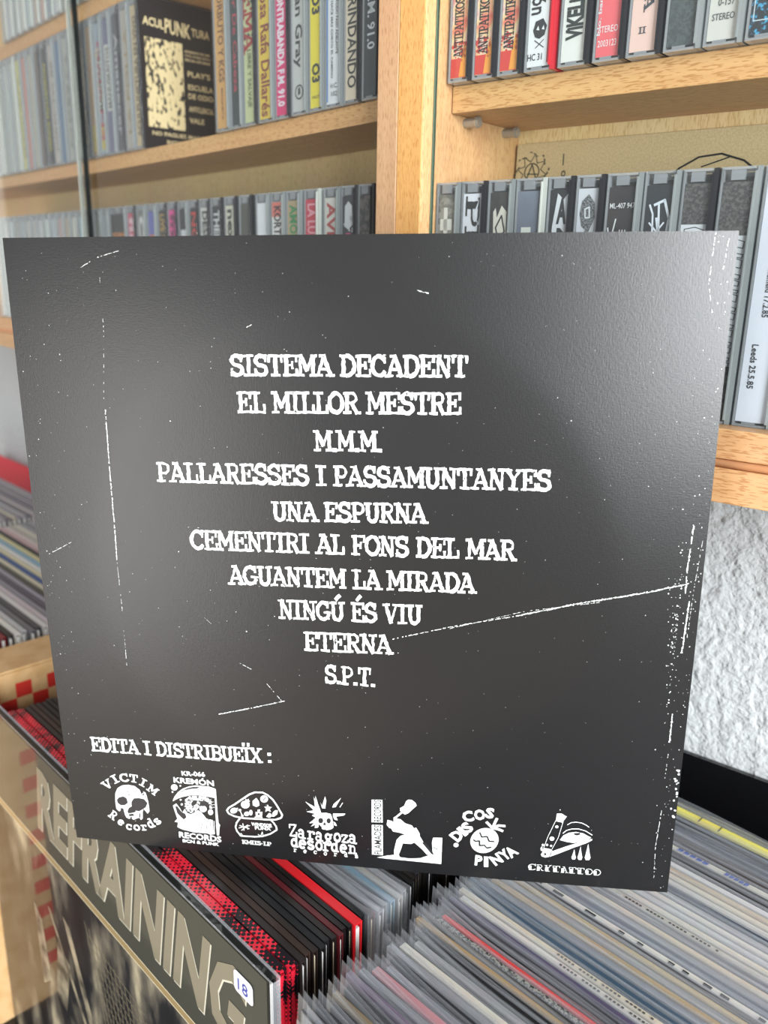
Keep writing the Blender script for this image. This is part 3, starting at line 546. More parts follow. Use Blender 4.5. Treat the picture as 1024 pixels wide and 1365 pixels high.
for k in range(8):
    a = k*math.pi/4+.2; a2 = a+math.pi/8; ol(m, [(cx_+6*math.cos(a), cz_+6*math.sin(a)), (cx_+10.5*math.cos(a2), cz_+10.5*math.sin(a2)), (cx_+6*math.cos(a+math.pi/4), cz_+6*math.sin(a+math.pi/4))], .5, t2)
    for j in range(3): b_ = a2+(j-1)*.2; m.quad([t2(cx_+(9+j)*math.cos(b_), cz_+(9+j)*math.sin(b_)), t2(cx_+(10.6+j)*math.cos(b_+.08), cz_+(10+j)*math.sin(b_+.08)), t2(cx_+(9.5+j)*math.cos(b_+.2), cz_+(9.5+j)*math.sin(b_+.2))])
label_text(m, 'ro', (34.5, 119.5), (34.5, 126), 4.2, t2); ol(m, [(32.5, 129), (32.5, 135)], .7, t2)
m.build('printed_emblem', pmat('print_olive', '4a4a3c', .6), pc)
def t2(u, v): return ((u-22)/1000, -.0002, (v+3.5)/1000)
m = MB(); ol(m, [(98, 106), (106, 111), (118, 114), (126, 120), (136, 125), (148, 126), (160, 122), (168, 116), (176, 106)], 1.0, t2)
for a, b in (((104, 109), (112, 114)), ((108, 109), (115, 116)), ((112, 110), (120, 117)), ((118, 112), (128, 116)), ((138, 120), (152, 124))): ol(m, [a, b], .7, t2)
m.build('brush_drawing', INK, pc)
# ---- printed artwork of the black sleeve, in millimetres from its centre
LOGO_POLY={"1":[["w",[[-131.67,-131.49],[-131.1,-125.72],[-129.46,-122.31],[-126.66,-120.23],[-123.26,-119.52],[-119.58,-119.79],[-116.82,-121.96],[-115.99,-125.12],[-113.9,-126.55],[-112.92,-128.08],[-113.61,-123.28],[-115.03,-122.6],[-113.57,-124.89],[-112.73,-128.06],[-112.53,-132.12],[-112.59,-135.0],[-113.83,-136.55],[-114.65,-135.2],[-115.81,-133.67],[-116.56,-135.79],[-116.92,-139.95],[-117.96,-141.09],[-118.77,-139.72],[-120.32,-140.29],[-122.3,-141.52],[-123.34,-140.59],[-124.9,-141.15],[-126.33,-140.47],[-127.08,-138.47],[-127.34,-135.19],[-128.24,-134.87],[-129.96,-137.1],[-131.5,-135.59]]],["k",[[-130.63,-129.76],[-129.27,-127.99],[-126.56,-127.0],[-124.79,-127.98],[-124.38,-130.8],[-126.35,-132.63],[-128.61,-132.85],[-130.19,-131.76]]],["k",[[-122.16,-129.77],[-120.66,-127.59],[-117.65,-127.1],[-114.71,-127.44],[-113.06,-129.72],[-114.43,-132.71],[-116.41,-134.14],[-118.4,-135.56],[-120.25,-135.33],[-121.79,-133.83],[-122.54,-131.85]]],["k",[[-125.19,-136.22],[-124.24,-134.07],[-121.64,-132.18],[-120.55,-134.53],[-120.32,-136.16],[-123.04,-137.25],[-124.94,-137.64]]],["k",[[-125.0,-138.27],[-122.11,-137.36],[-121.3,-138.73],[-123.21,-139.12],[-124.36,-139.44]]],["k",[[-118.51,-136.81],[-117.76,-136.73],[-118.21,-139.66],[-118.92,-139.32]]],["k",[[-128.85,-134.51],[-127.3,-134.78],[-127.65,-138.53],[-127.13,-140.96],[-129.63,-139.55]]],["k",[[-124.02,-139.82],[-122.87,-139.5],[-123.15,-140.57],[-124.1,-140.66]]],["kl",0.3,[[-122.64,-120.87],[-123.8,-123.41],[-122.72,-125.75],[-126.06,-125.65]]],["kl",0.24,[[-122.72,-125.75],[-118.64,-125.77]]],["kl",0.21,[[-123.32,-124.18],[-125.12,-123.53],[-128.2,-124.63]]],["g",[[-115.08,-123.21],[-113.91,-124.52],[-113.37,-126.9],[-115.32,-125.87],[-115.73,-124.28]]]],"2":[["w",[[-95.16,-118.02],[-95.32,-118.69],[-95.69,-119.3],[-96.21,-119.77],[-96.83,-120.05],[-97.48,-120.11],[-98.06,-119.94],[-98.52,-119.56],[-98.8,-119.01],[-98.86,-118.36],[-98.7,-117.69],[-98.33,-117.08],[-97.81,-116.61],[-97.19,-116.33],[-96.55,-116.27],[-95.96,-116.44],[-95.5,-116.83],[-95.23,-117.37]]],["w",[[-93.11,-116.81],[-93.15,-116.99],[-93.24,-117.15],[-93.38,-117.27],[-93.53,-117.35],[-93.7,-117.36],[-93.84,-117.32],[-93.96,-117.21],[-94.03,-117.07],[-94.05,-116.89],[-94.0,-116.71],[-93.91,-116.55],[-93.78,-116.42],[-93.62,-116.35],[-93.46,-116.33],[-93.31,-116.38],[-93.19,-116.48],[-93.12,-116.63]]],["w",[[-97.84,-121.13],[-97.88,-121.34],[-97.98,-121.53],[-98.11,-121.67],[-98.27,-121.75],[-98.44,-121.77],[-98.58,-121.71],[-98.7,-121.59],[-98.77,-121.42],[-98.78,-121.22],[-98.74,-121.02],[-98.64,-120.83],[-98.5,-120.68],[-98.35,-120.6],[-98.18,-120.58],[-98.03,-120.64],[-97.92,-120.76],[-97.85,-120.93]]],["w",[[-93.58,-125.54],[-93.63,-125.72],[-93.73,-125.88],[-93.89,-126.01],[-94.07,-126.09],[-94.25,-126.11],[-94.43,-126.06],[-94.56,-125.96],[-94.64,-125.81],[-94.66,-125.64],[-94.62,-125.46],[-94.51,-125.29],[-94.36,-125.16],[-94.18,-125.08],[-93.99,-125.06],[-93.82,-125.11],[-93.68,-125.21],[-93.6,-125.36]]],["w",[[-93.12,-128.35],[-93.17,-128.61],[-93.3,-128.84],[-93.47,-129.02],[-93.68,-129.13],[-93.89,-129.15],[-94.08,-129.08],[-94.23,-128.93],[-94.32,-128.71],[-94.33,-128.46],[-94.28,-128.2],[-94.16,-127.97],[-93.98,-127.79],[-93.78,-127.68],[-93.57,-127.66],[-93.38,-127.73],[-93.23,-127.88],[-93.14,-128.09]]],["w",[[-98.76,-127.03],[-97.53,-124.13],[-95.28,-120.97],[-92.43,-118.5],[-88.64,-116.62],[-84.6,-115.59],[-81.3,-115.66],[-77.99,-115.54],[-74.43,-116.49],[-74.37,-121.96],[-75.78,-122.28],[-79.71,-121.73],[-84.34,-121.61],[-88.7,-122.2],[-93.15,-123.72],[-95.93,-125.09]]],["k",[[-96.1,-122.89],[-93.56,-120.26],[-90.06,-117.92],[-86.66,-116.69],[-82.65,-116.14],[-84.06,-117.37],[-87.75,-118.07],[-91.5,-119.33],[-94.3,-121.25]]],["w",[[-74.93,-116.53],[-74.06,-116.81],[-74.22,-129.31],[-74.1,-138.23],[-73.69,-139.69],[-74.39,-145.78],[-75.57,-145.9],[-75.49,-139.12],[-75.23,-129.41]]],["g",[[-91.58,-125.05],[-88.73,-122.57],[-84.37,-121.98],[-79.72,-121.91],[-76.9,-124.4],[-76.87,-129.2],[-78.21,-129.33],[-78.69,-126.41],[-82.0,-126.36],[-84.55,-129.57],[-86.38,-131.97],[-89.16,-133.36],[-91.1,-132.43],[-92.01,-128.8]]],["k",[[-88.37,-126.97],[-86.89,-124.79],[-84.57,-124.94],[-85.35,-126.68],[-86.8,-128.3],[-88.17,-128.8]]],["k",[[-83.78,-128.01],[-83.24,-125.0],[-79.9,-124.69],[-78.04,-126.72],[-78.54,-129.36],[-80.09,-127.66],[-82.13,-128.22]]],["wl",0.19,[[-88.63,-130.24],[-91.99,-131.02]]],["wl",0.19,[[-88.85,-129.15],[-92.36,-129.28]]],["wl",0.19,[[-88.67,-128.0],[-92.06,-127.45]]],["wl",0.19,[[-88.11,-126.88],[-91.12,-125.67]]],["wl",0.19,[[-87.23,-125.88],[-89.62,-124.07]]],["wl",0.19,[[-86.07,-125.08],[-87.66,-122.78]]],["wl",0.19,[[-84.75,-124.53],[-85.41,-121.9]]],["wl",0.19,[[-83.35,-124.28],[-83.04,-121.49]]],["wl",0.19,[[-81.99,-124.35],[-80.73,-121.59]]],["wl",0.19,[[-80.77,-124.72],[-78.66,-122.18]]],["wl",0.19,[[-79.78,-125.39],[-76.98,-123.22]]],["wl",0.19,[[-79.11,-126.28],[-75.83,-124.63]]],["wl",0.19,[[-78.79,-127.34],[-75.28,-126.3]]],["wl",0.19,[[-78.87,-128.48],[-75.39,-128.11]]],["w",[[-98.8,-129.82],[-96.83,-128.14],[-95.02,-130.95],[-93.86,-133.45],[-92.35,-131.06],[-91.18,-133.56],[-89.21,-134.11],[-87.11,-132.79],[-84.98,-131.09],[-83.07,-132.4],[-80.63,-135.89],[-77.65,-136.34],[-76.36,-136.96],[-76.7,-145.26],[-79.26,-145.9],[-80.56,-145.28],[-85.96,-145.45],[-88.99,-145.38],[-94.67,-144.44],[-97.46,-143.21],[-96.89,-140.13],[-98.73,-139.93],[-97.06,-137.88],[-97.93,-133.84]]],["k",[[-97.48,-130.06],[-96.43,-129.59],[-94.17,-133.1],[-92.22,-134.03],[-91.71,-136.23],[-93.35,-137.89],[-95.07,-136.19],[-96.77,-134.1]]],["w",[[-96.52,-130.72],[-95.7,-131.01],[-93.61,-134.54],[-94.6,-134.27],[-96.18,-132.92]]],["kl",0.27,[[-88.51,-138.54],[-86.61,-140.23],[-85.62,-145.42]]],["kl",0.33,[[-82.79,-138.35],[-84.5,-143.79]]],["kl",0.33,[[-80.48,-138.87],[-81.53,-144.62]]],["kl",0.38,[[-78.37,-137.16],[-78.63,-141.31]]],["kl",0.44,[[-76.84,-136.63],[-77.07,-143.04]]],["kl",0.25,[[-96.74,-140.49],[-93.08,-141.26]]],["kl",0.25,[[-87.88,-134.36],[-89.42,-137.13]]],["kl",0.27,[[-85.44,-137.86],[-86.69,-136.49],[-85.86,-134.16]]],["w",[[-80.05,-130.09],[-80.33,-130.78],[-80.81,-131.36],[-81.45,-131.77],[-82.16,-131.94],[-82.87,-131.87],[-83.47,-131.56],[-83.91,-131.05],[-84.12,-130.39],[-84.09,-129.68],[-83.81,-128.99],[-83.32,-128.41],[-82.69,-128.01],[-81.97,-127.83],[-81.27,-127.9],[-80.67,-128.21],[-80.23,-128.72],[-80.02,-129.37]]],["w",[[-76.61,-131.4],[-76.73,-132.02],[-77.01,-132.58],[-77.41,-133.02],[-77.88,-133.28],[-78.37,-133.33],[-78.82,-133.16],[-79.17,-132.79],[-79.38,-132.28],[-79.42,-131.67],[-79.3,-131.05],[-79.02,-130.49],[-78.62,-130.05],[-78.15,-129.79],[-77.66,-129.75],[-77.21,-129.91],[-76.87,-130.28],[-76.66,-130.79]]],["kl",0.33,[[-85.11,-132.97],[-82.64,-136.09],[-80.7,-137.02],[-78.61,-135.69]]],["wl",0.25,[[-75.42,-137.99],[-74.46,-138.64]]],["w",[[-73.38,-139.47],[-73.47,-139.97],[-73.7,-140.42],[-74.02,-140.77],[-74.4,-140.98],[-74.8,-141.02],[-75.16,-140.88],[-75.45,-140.59],[-75.62,-140.18],[-75.66,-139.7],[-75.56,-139.2],[-75.33,-138.75],[-75.01,-138.4],[-74.63,-138.19],[-74.23,-138.15],[-73.87,-138.29],[-73.59,-138.58],[-73.41,-138.99]]]],"3":[["wl",0.91,[[-68.9,-129.44],[-67.76,-127.6],[-64.19,-124.96],[-59.89,-121.31],[-55.99,-118.1],[-52.86,-116.41],[-48.79,-116.11],[-46.15,-117.37],[-43.56,-119.77],[-41.66,-123.0],[-40.11,-126.28],[-38.86,-129.02],[-39.61,-130.81],[-42.71,-132.27],[-47.49,-132.74],[-53.64,-132.96],[-60.17,-133.22],[-64.61,-132.69],[-67.97,-131.28],[-68.9,-129.44]]],["wl",0.8,[[-62.08,-133.6],[-64.14,-136.71],[-64.81,-139.5],[-64.08,-142.16],[-62.14,-144.7],[-58.33,-144.51],[-54.18,-144.28],[-50.02,-143.46],[-45.82,-141.47],[-42.29,-138.59],[-42.54,-136.49],[-43.81,-134.3],[-45.28,-132.72]]],["w",[[-56.13,-124.38],[-56.32,-125.21],[-56.77,-125.96],[-57.43,-126.56],[-58.23,-126.92],[-59.06,-127.0],[-59.83,-126.79],[-60.45,-126.32],[-60.83,-125.64],[-60.93,-124.84],[-60.74,-124.01],[-60.29,-123.25],[-59.62,-122.66],[-58.83,-122.31],[-57.99,-122.23],[-57.23,-122.44],[-56.62,-122.91],[-56.23,-123.58]]],["w",[[-58.24,-122.29],[-58.33,-120.78],[-57.53,-121.66],[-56.45,-120.6],[-56.51,-121.75],[-55.86,-122.26],[-56.73,-122.72]]],["w",[[-54.48,-121.94],[-52.35,-119.84],[-51.07,-121.62],[-50.85,-124.26],[-52.61,-125.38],[-54.44,-124.6]]],["kl",0.23,[[-53.12,-121.81],[-53.04,-123.7]]],["w",[[-46.02,-119.81],[-46.18,-120.58],[-46.57,-121.28],[-47.15,-121.82],[-47.85,-122.15],[-48.58,-122.22],[-49.26,-122.02],[-49.8,-121.58],[-50.14,-120.95],[-50.23,-120.21],[-50.07,-119.44],[-49.67,-118.74],[-49.09,-118.2],[-48.39,-117.88],[-47.66,-117.81],[-46.99,-118.01],[-46.45,-118.44],[-46.11,-119.07]]],["kl",0.23,[[-48.92,-118.95],[-47.22,-118.79],[-48.66,-120.63],[-46.98,-120.85]]],["kl",0.23,[[-49.35,-121.07],[-47.26,-119.55]]],["w",[[-46.46,-123.08],[-45.85,-124.54],[-44.16,-124.57],[-45.43,-125.84],[-44.9,-127.69],[-46.49,-126.89],[-47.97,-127.99],[-47.37,-125.91],[-48.44,-124.79],[-46.97,-124.57]]],["w",[[-63.17,-128.13],[-63.14,-128.72],[-63.34,-129.36],[-63.75,-129.97],[-64.33,-130.47],[-65.0,-130.8],[-65.68,-130.92],[-66.29,-130.82],[-66.76,-130.51],[-67.02,-130.02],[-67.06,-129.42],[-66.86,-128.78],[-66.44,-128.18],[-65.87,-127.68],[-65.2,-127.35],[-64.52,-127.23],[-63.91,-127.33],[-63.44,-127.64]]],["kl",0.23,[[-66.13,-129.17],[-65.05,-128.3],[-64.08,-129.36],[-65.16,-130.23]]],["wl",0.57,[[-63.85,-128.18],[-62.94,-127.33]]],["w",[[-60.97,-128.29],[-61.04,-128.53],[-61.19,-128.76],[-61.42,-128.93],[-61.69,-129.04],[-61.98,-129.07],[-62.25,-129.01],[-62.46,-128.88],[-62.59,-128.68],[-62.63,-128.45],[-62.56,-128.21],[-62.41,-127.98],[-62.18,-127.81],[-61.91,-127.7],[-61.62,-127.67],[-61.36,-127.73],[-61.14,-127.86],[-61.01,-128.06]]],["wl",0.51,[[-61.8,-128.37],[-60.6,-131.72]]],["w",[[-59.92,-131.73],[-59.97,-131.94],[-60.1,-132.14],[-60.29,-132.3],[-60.52,-132.39],[-60.76,-132.42],[-60.98,-132.37],[-61.16,-132.25],[-61.27,-132.07],[-61.3,-131.86],[-61.24,-131.65],[-61.12,-131.45],[-60.92,-131.29],[-60.7,-131.2],[-60.46,-131.17],[-60.24,-131.22],[-60.06,-131.35],[-59.95,-131.52]]],["w",[[-56.75,-129.63],[-56.71,-130.11],[-56.84,-130.61],[-57.13,-131.07],[-57.54,-131.45],[-58.02,-131.69],[-58.52,-131.76],[-58.97,-131.66],[-59.31,-131.4],[-59.52,-131.01],[-59.56,-130.53],[-59.42,-130.03],[-59.14,-129.57],[-58.73,-129.19],[-58.25,-128.96],[-57.75,-128.88],[-57.3,-128.98],[-56.96,-129.24]]],["w",[[-54.9,-129.24],[-54.99,-129.84],[-55.18,-130.38],[-55.45,-130.79],[-55.78,-131.03],[-56.11,-131.06],[-56.42,-130.88],[-56.65,-130.52],[-56.79,-130.01],[-56.82,-129.43],[-56.74,-128.83],[-56.54,-128.29],[-56.27,-127.88],[-55.94,-127.64],[-55.61,-127.61],[-55.31,-127.78],[-55.07,-128.15],[-54.93,-128.65]]],["kl",0.23,[[-58.67,-130.76],[-57.24,-129.47]]],["w",[[-54.29,-132.06],[-53.23,-131.38],[-53.26,-128.5],[-52.07,-128.58],[-52.0,-127.04],[-50.63,-126.72],[-51.04,-128.29],[-49.5,-128.14],[-49.98,-131.26],[-49.5,-131.98]]],["k",[[-50.93,-129.62],[-50.98,-129.86],[-51.09,-130.08],[-51.27,-130.25],[-51.47,-130.35],[-51.68,-130.37],[-51.88,-130.31],[-52.04,-130.17],[-52.14,-129.97],[-52.16,-129.74],[-52.11,-129.5],[-52.0,-129.28],[-51.83,-129.11],[-51.62,-129.01],[-51.41,-128.99],[-51.21,-129.05],[-51.05,-129.19],[-50.96,-129.39]]],["w",[[-47.58,-130.83],[-45.95,-128.37],[-44.61,-129.0],[-44.68,-130.54],[-46.08,-131.45]]],["w",[[-44.51,-130.53],[-43.89,-127.79],[-42.47,-126.31],[-41.12,-126.37],[-41.55,-128.71],[-43.32,-130.41]]],["kl",0.2,[[-43.93,-128.94],[-41.85,-127.59]]],["wl",0.4,[[-62.92,-139.7],[-56.95,-137.55]]],["wl",0.4,[[-62.49,-138.1],[-57.39,-139.53]]],["wl",0.4,[[-60.69,-136.76],[-60.22,-140.99]]],["wl",0.4,[[-61.61,-141.13],[-57.97,-137.26]]],["wl",0.4,[[-58.68,-137.72],[-58.1,-140.0]]],["wl",0.29,[[-52.72,-142.57],[-51.4,-143.6],[-50.24,-140.76],[-50.0,-143.07],[-48.95,-142.57]]],["wl",0.29,[[-62.84,-144.78],[-62.05,-142.93],[-61.1,-144.6]]]],"4":[["w",[[-19.9,-134.63],[-21.78,-135.29],[-21.51,-133.14],[-23.82,-134.46],[-22.1,-132.02],[-24.6,-132.5],[-20.98,-128.62],[-23.01,-127.51],[-21.33,-126.31],[-25.92,-125.45],[-21.89,-124.27],[-26.27,-119.34],[-21.22,-122.11],[-21.67,-115.9],[-20.73,-119.28],[-20.83,-115.13],[-19.53,-120.09],[-18.02,-125.53],[-19.92,-127.58],[-19.61,-131.3]]],["w",[[-18.27,-118.81],[-17.51,-121.29],[-15.73,-115.11],[-15.18,-117.83],[-15.9,-122.53],[-17.54,-122.45]]],["w",[[-12.21,-121.48],[-11.35,-119.31],[-7.41,-115.26],[-8.89,-118.16],[-10.36,-121.07]]],["wl",0.35,[[-6.66,-118.17],[-8.12,-120.85]]],["w",[[-11.87,-125.16],[-5.34,-124.53],[-6.17,-125.77],[-10.27,-126.87],[-9.5,-129.13],[-11.13,-128.82],[-11.91,-126.8]]],["w",[[-11.77,-130.06],[-10.76,-130.66],[-9.98,-132.69],[-11.41,-132.37]]],["w",[[-19.51,-127.54],[-18.44,-125.57],[-15.55,-125.05],[-13.11,-125.51],[-12.34,-127.77],[-11.85,-133.82],[-13.31,-135.15],[-15.8,-135.87],[-17.85,-135.37],[-18.23,-133.99],[-19.44,-132.7],[-19.79,-130.38]]],["k",[[-17.11,-130.02],[-17.2,-130.61],[-17.44,-131.14],[-17.8,-131.55],[-18.24,-131.8],[-18.7,-131.84],[-19.12,-131.69],[-19.46,-131.34],[-19.68,-130.85],[-19.75,-130.28],[-19.65,-129.69],[-19.41,-129.16],[-19.05,-128.75],[-18.61,-128.51],[-18.16,-128.46],[-17.73,-128.62],[-17.39,-128.96],[-17.17,-129.45]]],["k",[[-13.07,-129.72],[-13.16,-130.27],[-13.37,-130.77],[-13.68,-131.16],[-14.06,-131.39],[-14.46,-131.42],[-14.83,-131.27],[-15.13,-130.95],[-15.32,-130.48],[-15.38,-129.94],[-15.3,-129.39],[-15.09,-128.89],[-14.77,-128.5],[-14.39,-128.28],[-13.99,-128.24],[-13.62,-128.39],[-13.32,-128.72],[-13.13,-129.18]]],["k",[[-17.37,-132.49],[-16.51,-130.76],[-15.51,-132.31],[-16.56,-132.88]]],["kl",0.21,[[-18.23,-133.9],[-13.67,-132.83]]]],"5":[["w",[[8.36,-114.82],[13.85,-114.44],[13.92,-128.07],[8.14,-128.42]]],["w",[[8.24,-130.01],[13.91,-129.67],[13.84,-148.39],[8.11,-148.54]]],["w",[[27.11,-113.06],[28.85,-113.12],[30.8,-114.72],[31.28,-116.23],[29.28,-118.44],[27.34,-120.87],[25.4,-122.19],[24.22,-121.4],[22.85,-119.96],[23.04,-118.36],[24.99,-116.83],[25.95,-114.06]]],["wl",0.97,[[20.5,-124.47],[24.02,-120.74]]],["w",[[19.52,-124.34],[20.5,-123.79],[21.49,-125.05],[23.06,-125.13],[25.41,-127.39],[28.95,-128.4],[29.94,-130.12],[31.11,-129.54],[32.9,-133.01],[32.91,-134.38],[34.91,-138.29],[37.29,-141.27],[39.3,-144.75],[40.11,-146.51],[36.55,-145.5],[34.16,-142.52],[30.19,-138.78],[28.42,-139.89],[24.27,-139.86],[23.1,-144.15],[22.11,-147.05],[22.71,-148.85],[16.72,-149.49],[16.32,-148.36],[19.72,-147.53],[19.72,-144.51],[20.31,-141.66],[21.11,-137.88],[23.08,-135.38],[25.44,-134.22],[22.28,-133.4],[19.13,-133.03],[18.34,-131.28],[17.15,-130.95],[15.97,-129.24],[16.37,-126.24],[18.73,-126.69],[19.52,-127.52]]],["w",[[10.71,-150.14],[16.72,-148.18],[22.31,-148.66],[27.88,-148.99],[33.42,-148.16],[37.35,-146.11],[39.7,-145.63],[39.21,-137.85],[39.76,-134.82],[44.43,-134.47],[44.1,-150.73],[15.12,-150.37]]],["k",[[34.12,-138.38],[35.68,-137.75],[39.28,-142.9],[40.49,-145.55],[38.91,-144.79]]],["kl",0.28,[[39.63,-140.1],[44.19,-143.76]]],["kl",0.21,[[39.64,-141.02],[43.18,-141.57]]]],"6":[["w",[[72.37,-130.52],[72.74,-132.11],[72.75,-133.81],[72.42,-135.53],[71.75,-137.17],[70.78,-138.67],[69.55,-139.94],[68.12,-140.92],[66.58,-141.56],[64.99,-141.83],[63.43,-141.7],[62.0,-141.19],[60.75,-140.33],[59.75,-139.15],[59.05,-137.71],[58.7,-136.1],[58.7,-134.39],[59.05,-132.67],[59.74,-131.03],[60.72,-129.54],[61.96,-128.29],[63.38,-127.33],[64.91,-126.7],[66.49,-126.45],[68.02,-126.58],[69.44,-127.09],[70.68,-127.94],[71.67,-129.11]]],["w",[[52.74,-138.08],[52.67,-138.54],[52.46,-138.96],[52.13,-139.29],[51.72,-139.49],[51.28,-139.53],[50.86,-139.42],[50.52,-139.16],[50.29,-138.79],[50.21,-138.34],[50.27,-137.89],[50.49,-137.47],[50.82,-137.14],[51.23,-136.94],[51.67,-136.89],[52.08,-137.01],[52.43,-137.26],[52.66,-137.64]]],["kl",0.86,[[63.32,-129.48],[64.31,-131.98],[67.06,-131.48],[68.07,-134.21],[70.46,-134.18]]],["kl",0.86,[[60.31,-134.14],[61.25,-134.91],[63.28,-134.49],[63.36,-137.32],[65.75,-136.85],[67.09,-138.46],[69.1,-137.81]]],["wl",1.33,[[69.47,-126.26],[66.62,-123.02]]],["wl",1.33,[[69.47,-126.26],[71.47,-120.48]]],["wl",1.33,[[69.47,-126.26],[72.34,-124.47],[75.43,-124.37]]],["wl",1.33,[[69.47,-126.26],[72.41,-126.61],[74.45,-127.49]]]],"7":[["wl",0.22,[[100.59,-118.44],[96.99,-129.12],[95.34,-135.94]]],["wl",0.22,[[103.98,-119.5],[102.14,-129.06],[99.35,-136.47]]],["w",[[100.68,-114.95],[102.94,-114.73],[105.57,-116.32],[103.62,-120.0],[100.44,-119.38]]],["w",[[101.87,-122.6],[101.84,-122.89],[101.72,-123.16],[101.52,-123.37],[101.27,-123.49],[100.99,-123.52],[100.73,-123.45],[100.51,-123.28],[100.37,-123.04],[100.3,-122.76],[100.34,-122.47],[100.46,-122.2],[100.66,-122.0],[100.91,-121.87],[101.18,-121.84],[101.44,-121.92],[101.66,-122.08],[101.81,-122.32]]],["w",[[100.28,-129.82],[100.23,-130.24],[100.04,-130.63],[99.74,-130.94],[99.36,-131.13],[98.95,-131.17],[98.56,-131.06],[98.23,-130.82],[98.0,-130.47],[97.91,-130.06],[97.96,-129.64],[98.15,-129.25],[98.45,-128.94],[98.83,-128.76],[99.24,-128.72],[99.63,-128.82],[99.96,-129.06],[100.18,-129.41]]],["w",[[97.46,-133.81],[97.44,-134.04],[97.36,-134.25],[97.22,-134.41],[97.04,-134.51],[96.85,-134.53],[96.66,-134.47],[96.51,-134.34],[96.4,-134.15],[96.36,-133.93],[96.38,-133.7],[96.47,-133.49],[96.61,-133.32],[96.78,-133.23],[96.97,-133.21],[97.16,-133.27],[97.31,-133.4],[97.42,-133.59]]],["w",[[99.47,-134.17],[99.45,-134.4],[99.36,-134.61],[99.22,-134.77],[99.05,-134.87],[98.85,-134.89],[98.67,-134.83],[98.52,-134.7],[98.41,-134.51],[98.36,-134.29],[98.39,-134.06],[98.47,-133.85],[98.61,-133.68],[98.79,-133.59],[98.98,-133.57],[99.17,-133.63],[99.32,-133.76],[99.43,-133.95]]],["w",[[95.41,-134.02],[95.38,-134.26],[95.3,-134.46],[95.16,-134.63],[94.98,-134.73],[94.79,-134.75],[94.6,-134.69],[94.45,-134.55],[94.34,-134.36],[94.3,-134.14],[94.32,-133.91],[94.4,-133.7],[94.55,-133.54],[94.72,-133.44],[94.92,-133.42],[95.1,-133.48],[95.26,-133.61],[95.36,-133.8]]],["w",[[94.13,-139.89],[94.86,-138.38],[95.34,-135.94],[98.73,-136.06],[99.8,-137.38],[105.97,-134.1],[112.88,-130.78],[116.69,-128.97],[118.6,-128.3],[118.66,-129.24],[116.04,-131.16],[109.94,-134.4],[103.04,-138.46],[98.78,-140.83],[96.41,-141.57],[94.59,-141.04]]],["w",[[93.75,-136.11],[94.49,-134.84],[95.03,-137.88],[94.02,-137.51]]],["k",[[96.83,-139.37],[96.8,-139.6],[96.71,-139.81],[96.56,-139.98],[96.37,-140.08],[96.16,-140.1],[95.96,-140.04],[95.79,-139.91],[95.68,-139.72],[95.63,-139.49],[95.66,-139.26],[95.75,-139.05],[95.9,-138.88],[96.09,-138.78],[96.3,-138.76],[96.5,-138.82],[96.66,-138.95],[96.78,-139.14]]],["kl",0.22,[[95.71,-135.42],[99.34,-136.23]]],["kl",0.18,[[98.7,-139.4],[107.58,-134.65],[115.97,-129.99]]],["kl",0.26,[[98.38,-140.88],[99.39,-137.18]]],["wl",0.37,[[106.22,-121.05],[107.91,-119.67],[110.22,-119.16],[112.97,-119.44],[115.18,-120.48],[116.61,-121.59]]],["wl",0.44,[[104.35,-126.24],[105.83,-124.45],[108.51,-123.34],[111.63,-123.02],[115.2,-123.97],[118.46,-126.07]]],["w",[[103.0,-130.39],[104.43,-127.65],[107.08,-125.73],[110.56,-124.91],[114.12,-125.48],[116.56,-126.87],[118.17,-127.64],[116.3,-129.01],[112.88,-130.78],[109.77,-131.57],[106.21,-131.24]]],["k",[[109.43,-125.73],[112.54,-125.17],[112.79,-126.18],[111.27,-126.95],[109.88,-126.62]]],["kl",0.18,[[106.93,-126.68],[108.41,-128.41],[111.59,-129.03],[114.25,-127.58],[115.15,-126.31]]],["w",[[110.39,-135.3],[111.06,-138.94],[111.45,-139.95],[111.09,-141.42],[109.77,-141.57],[109.25,-140.19],[109.63,-139.09]]],["w",[[113.34,-133.33],[114.15,-138.11],[114.61,-139.89],[114.23,-141.37],[112.81,-141.52],[112.25,-140.15],[112.62,-138.28]]],["w",[[116.95,-131.3],[118.0,-137.15],[118.58,-139.66],[118.11,-141.14],[116.41,-141.32],[115.76,-139.96],[116.17,-137.35]]],["w",[[88.52,-147.25],[89.85,-147.25],[89.85,-149.88],[88.55,-149.82]]],["w",[[92.6,-147.29],[93.92,-147.29],[93.93,-149.91],[92.63,-149.86]]],["w",[[96.66,-147.33],[97.98,-147.33],[97.99,-149.95],[96.7,-149.89]]],["w",[[100.71,-147.37],[102.03,-147.37],[102.05,-149.98],[100.76,-149.93]]],["w",[[104.75,-147.4],[106.07,-147.4],[106.1,-150.01],[104.81,-149.96]]],["w",[[108.79,-147.44],[110.1,-147.44],[110.13,-150.05],[108.85,-150.0]]],["w",[[112.81,-147.48],[114.12,-147.48],[114.16,-150.08],[112.88,-150.03]]],["w",[[116.82,-147.52],[118.13,-147.52],[118.18,-150.12],[116.9,-150.07]]],["w",[[120.82,-147.55],[122.13,-147.55],[122.18,-150.15],[120.91,-150.1]]]]}
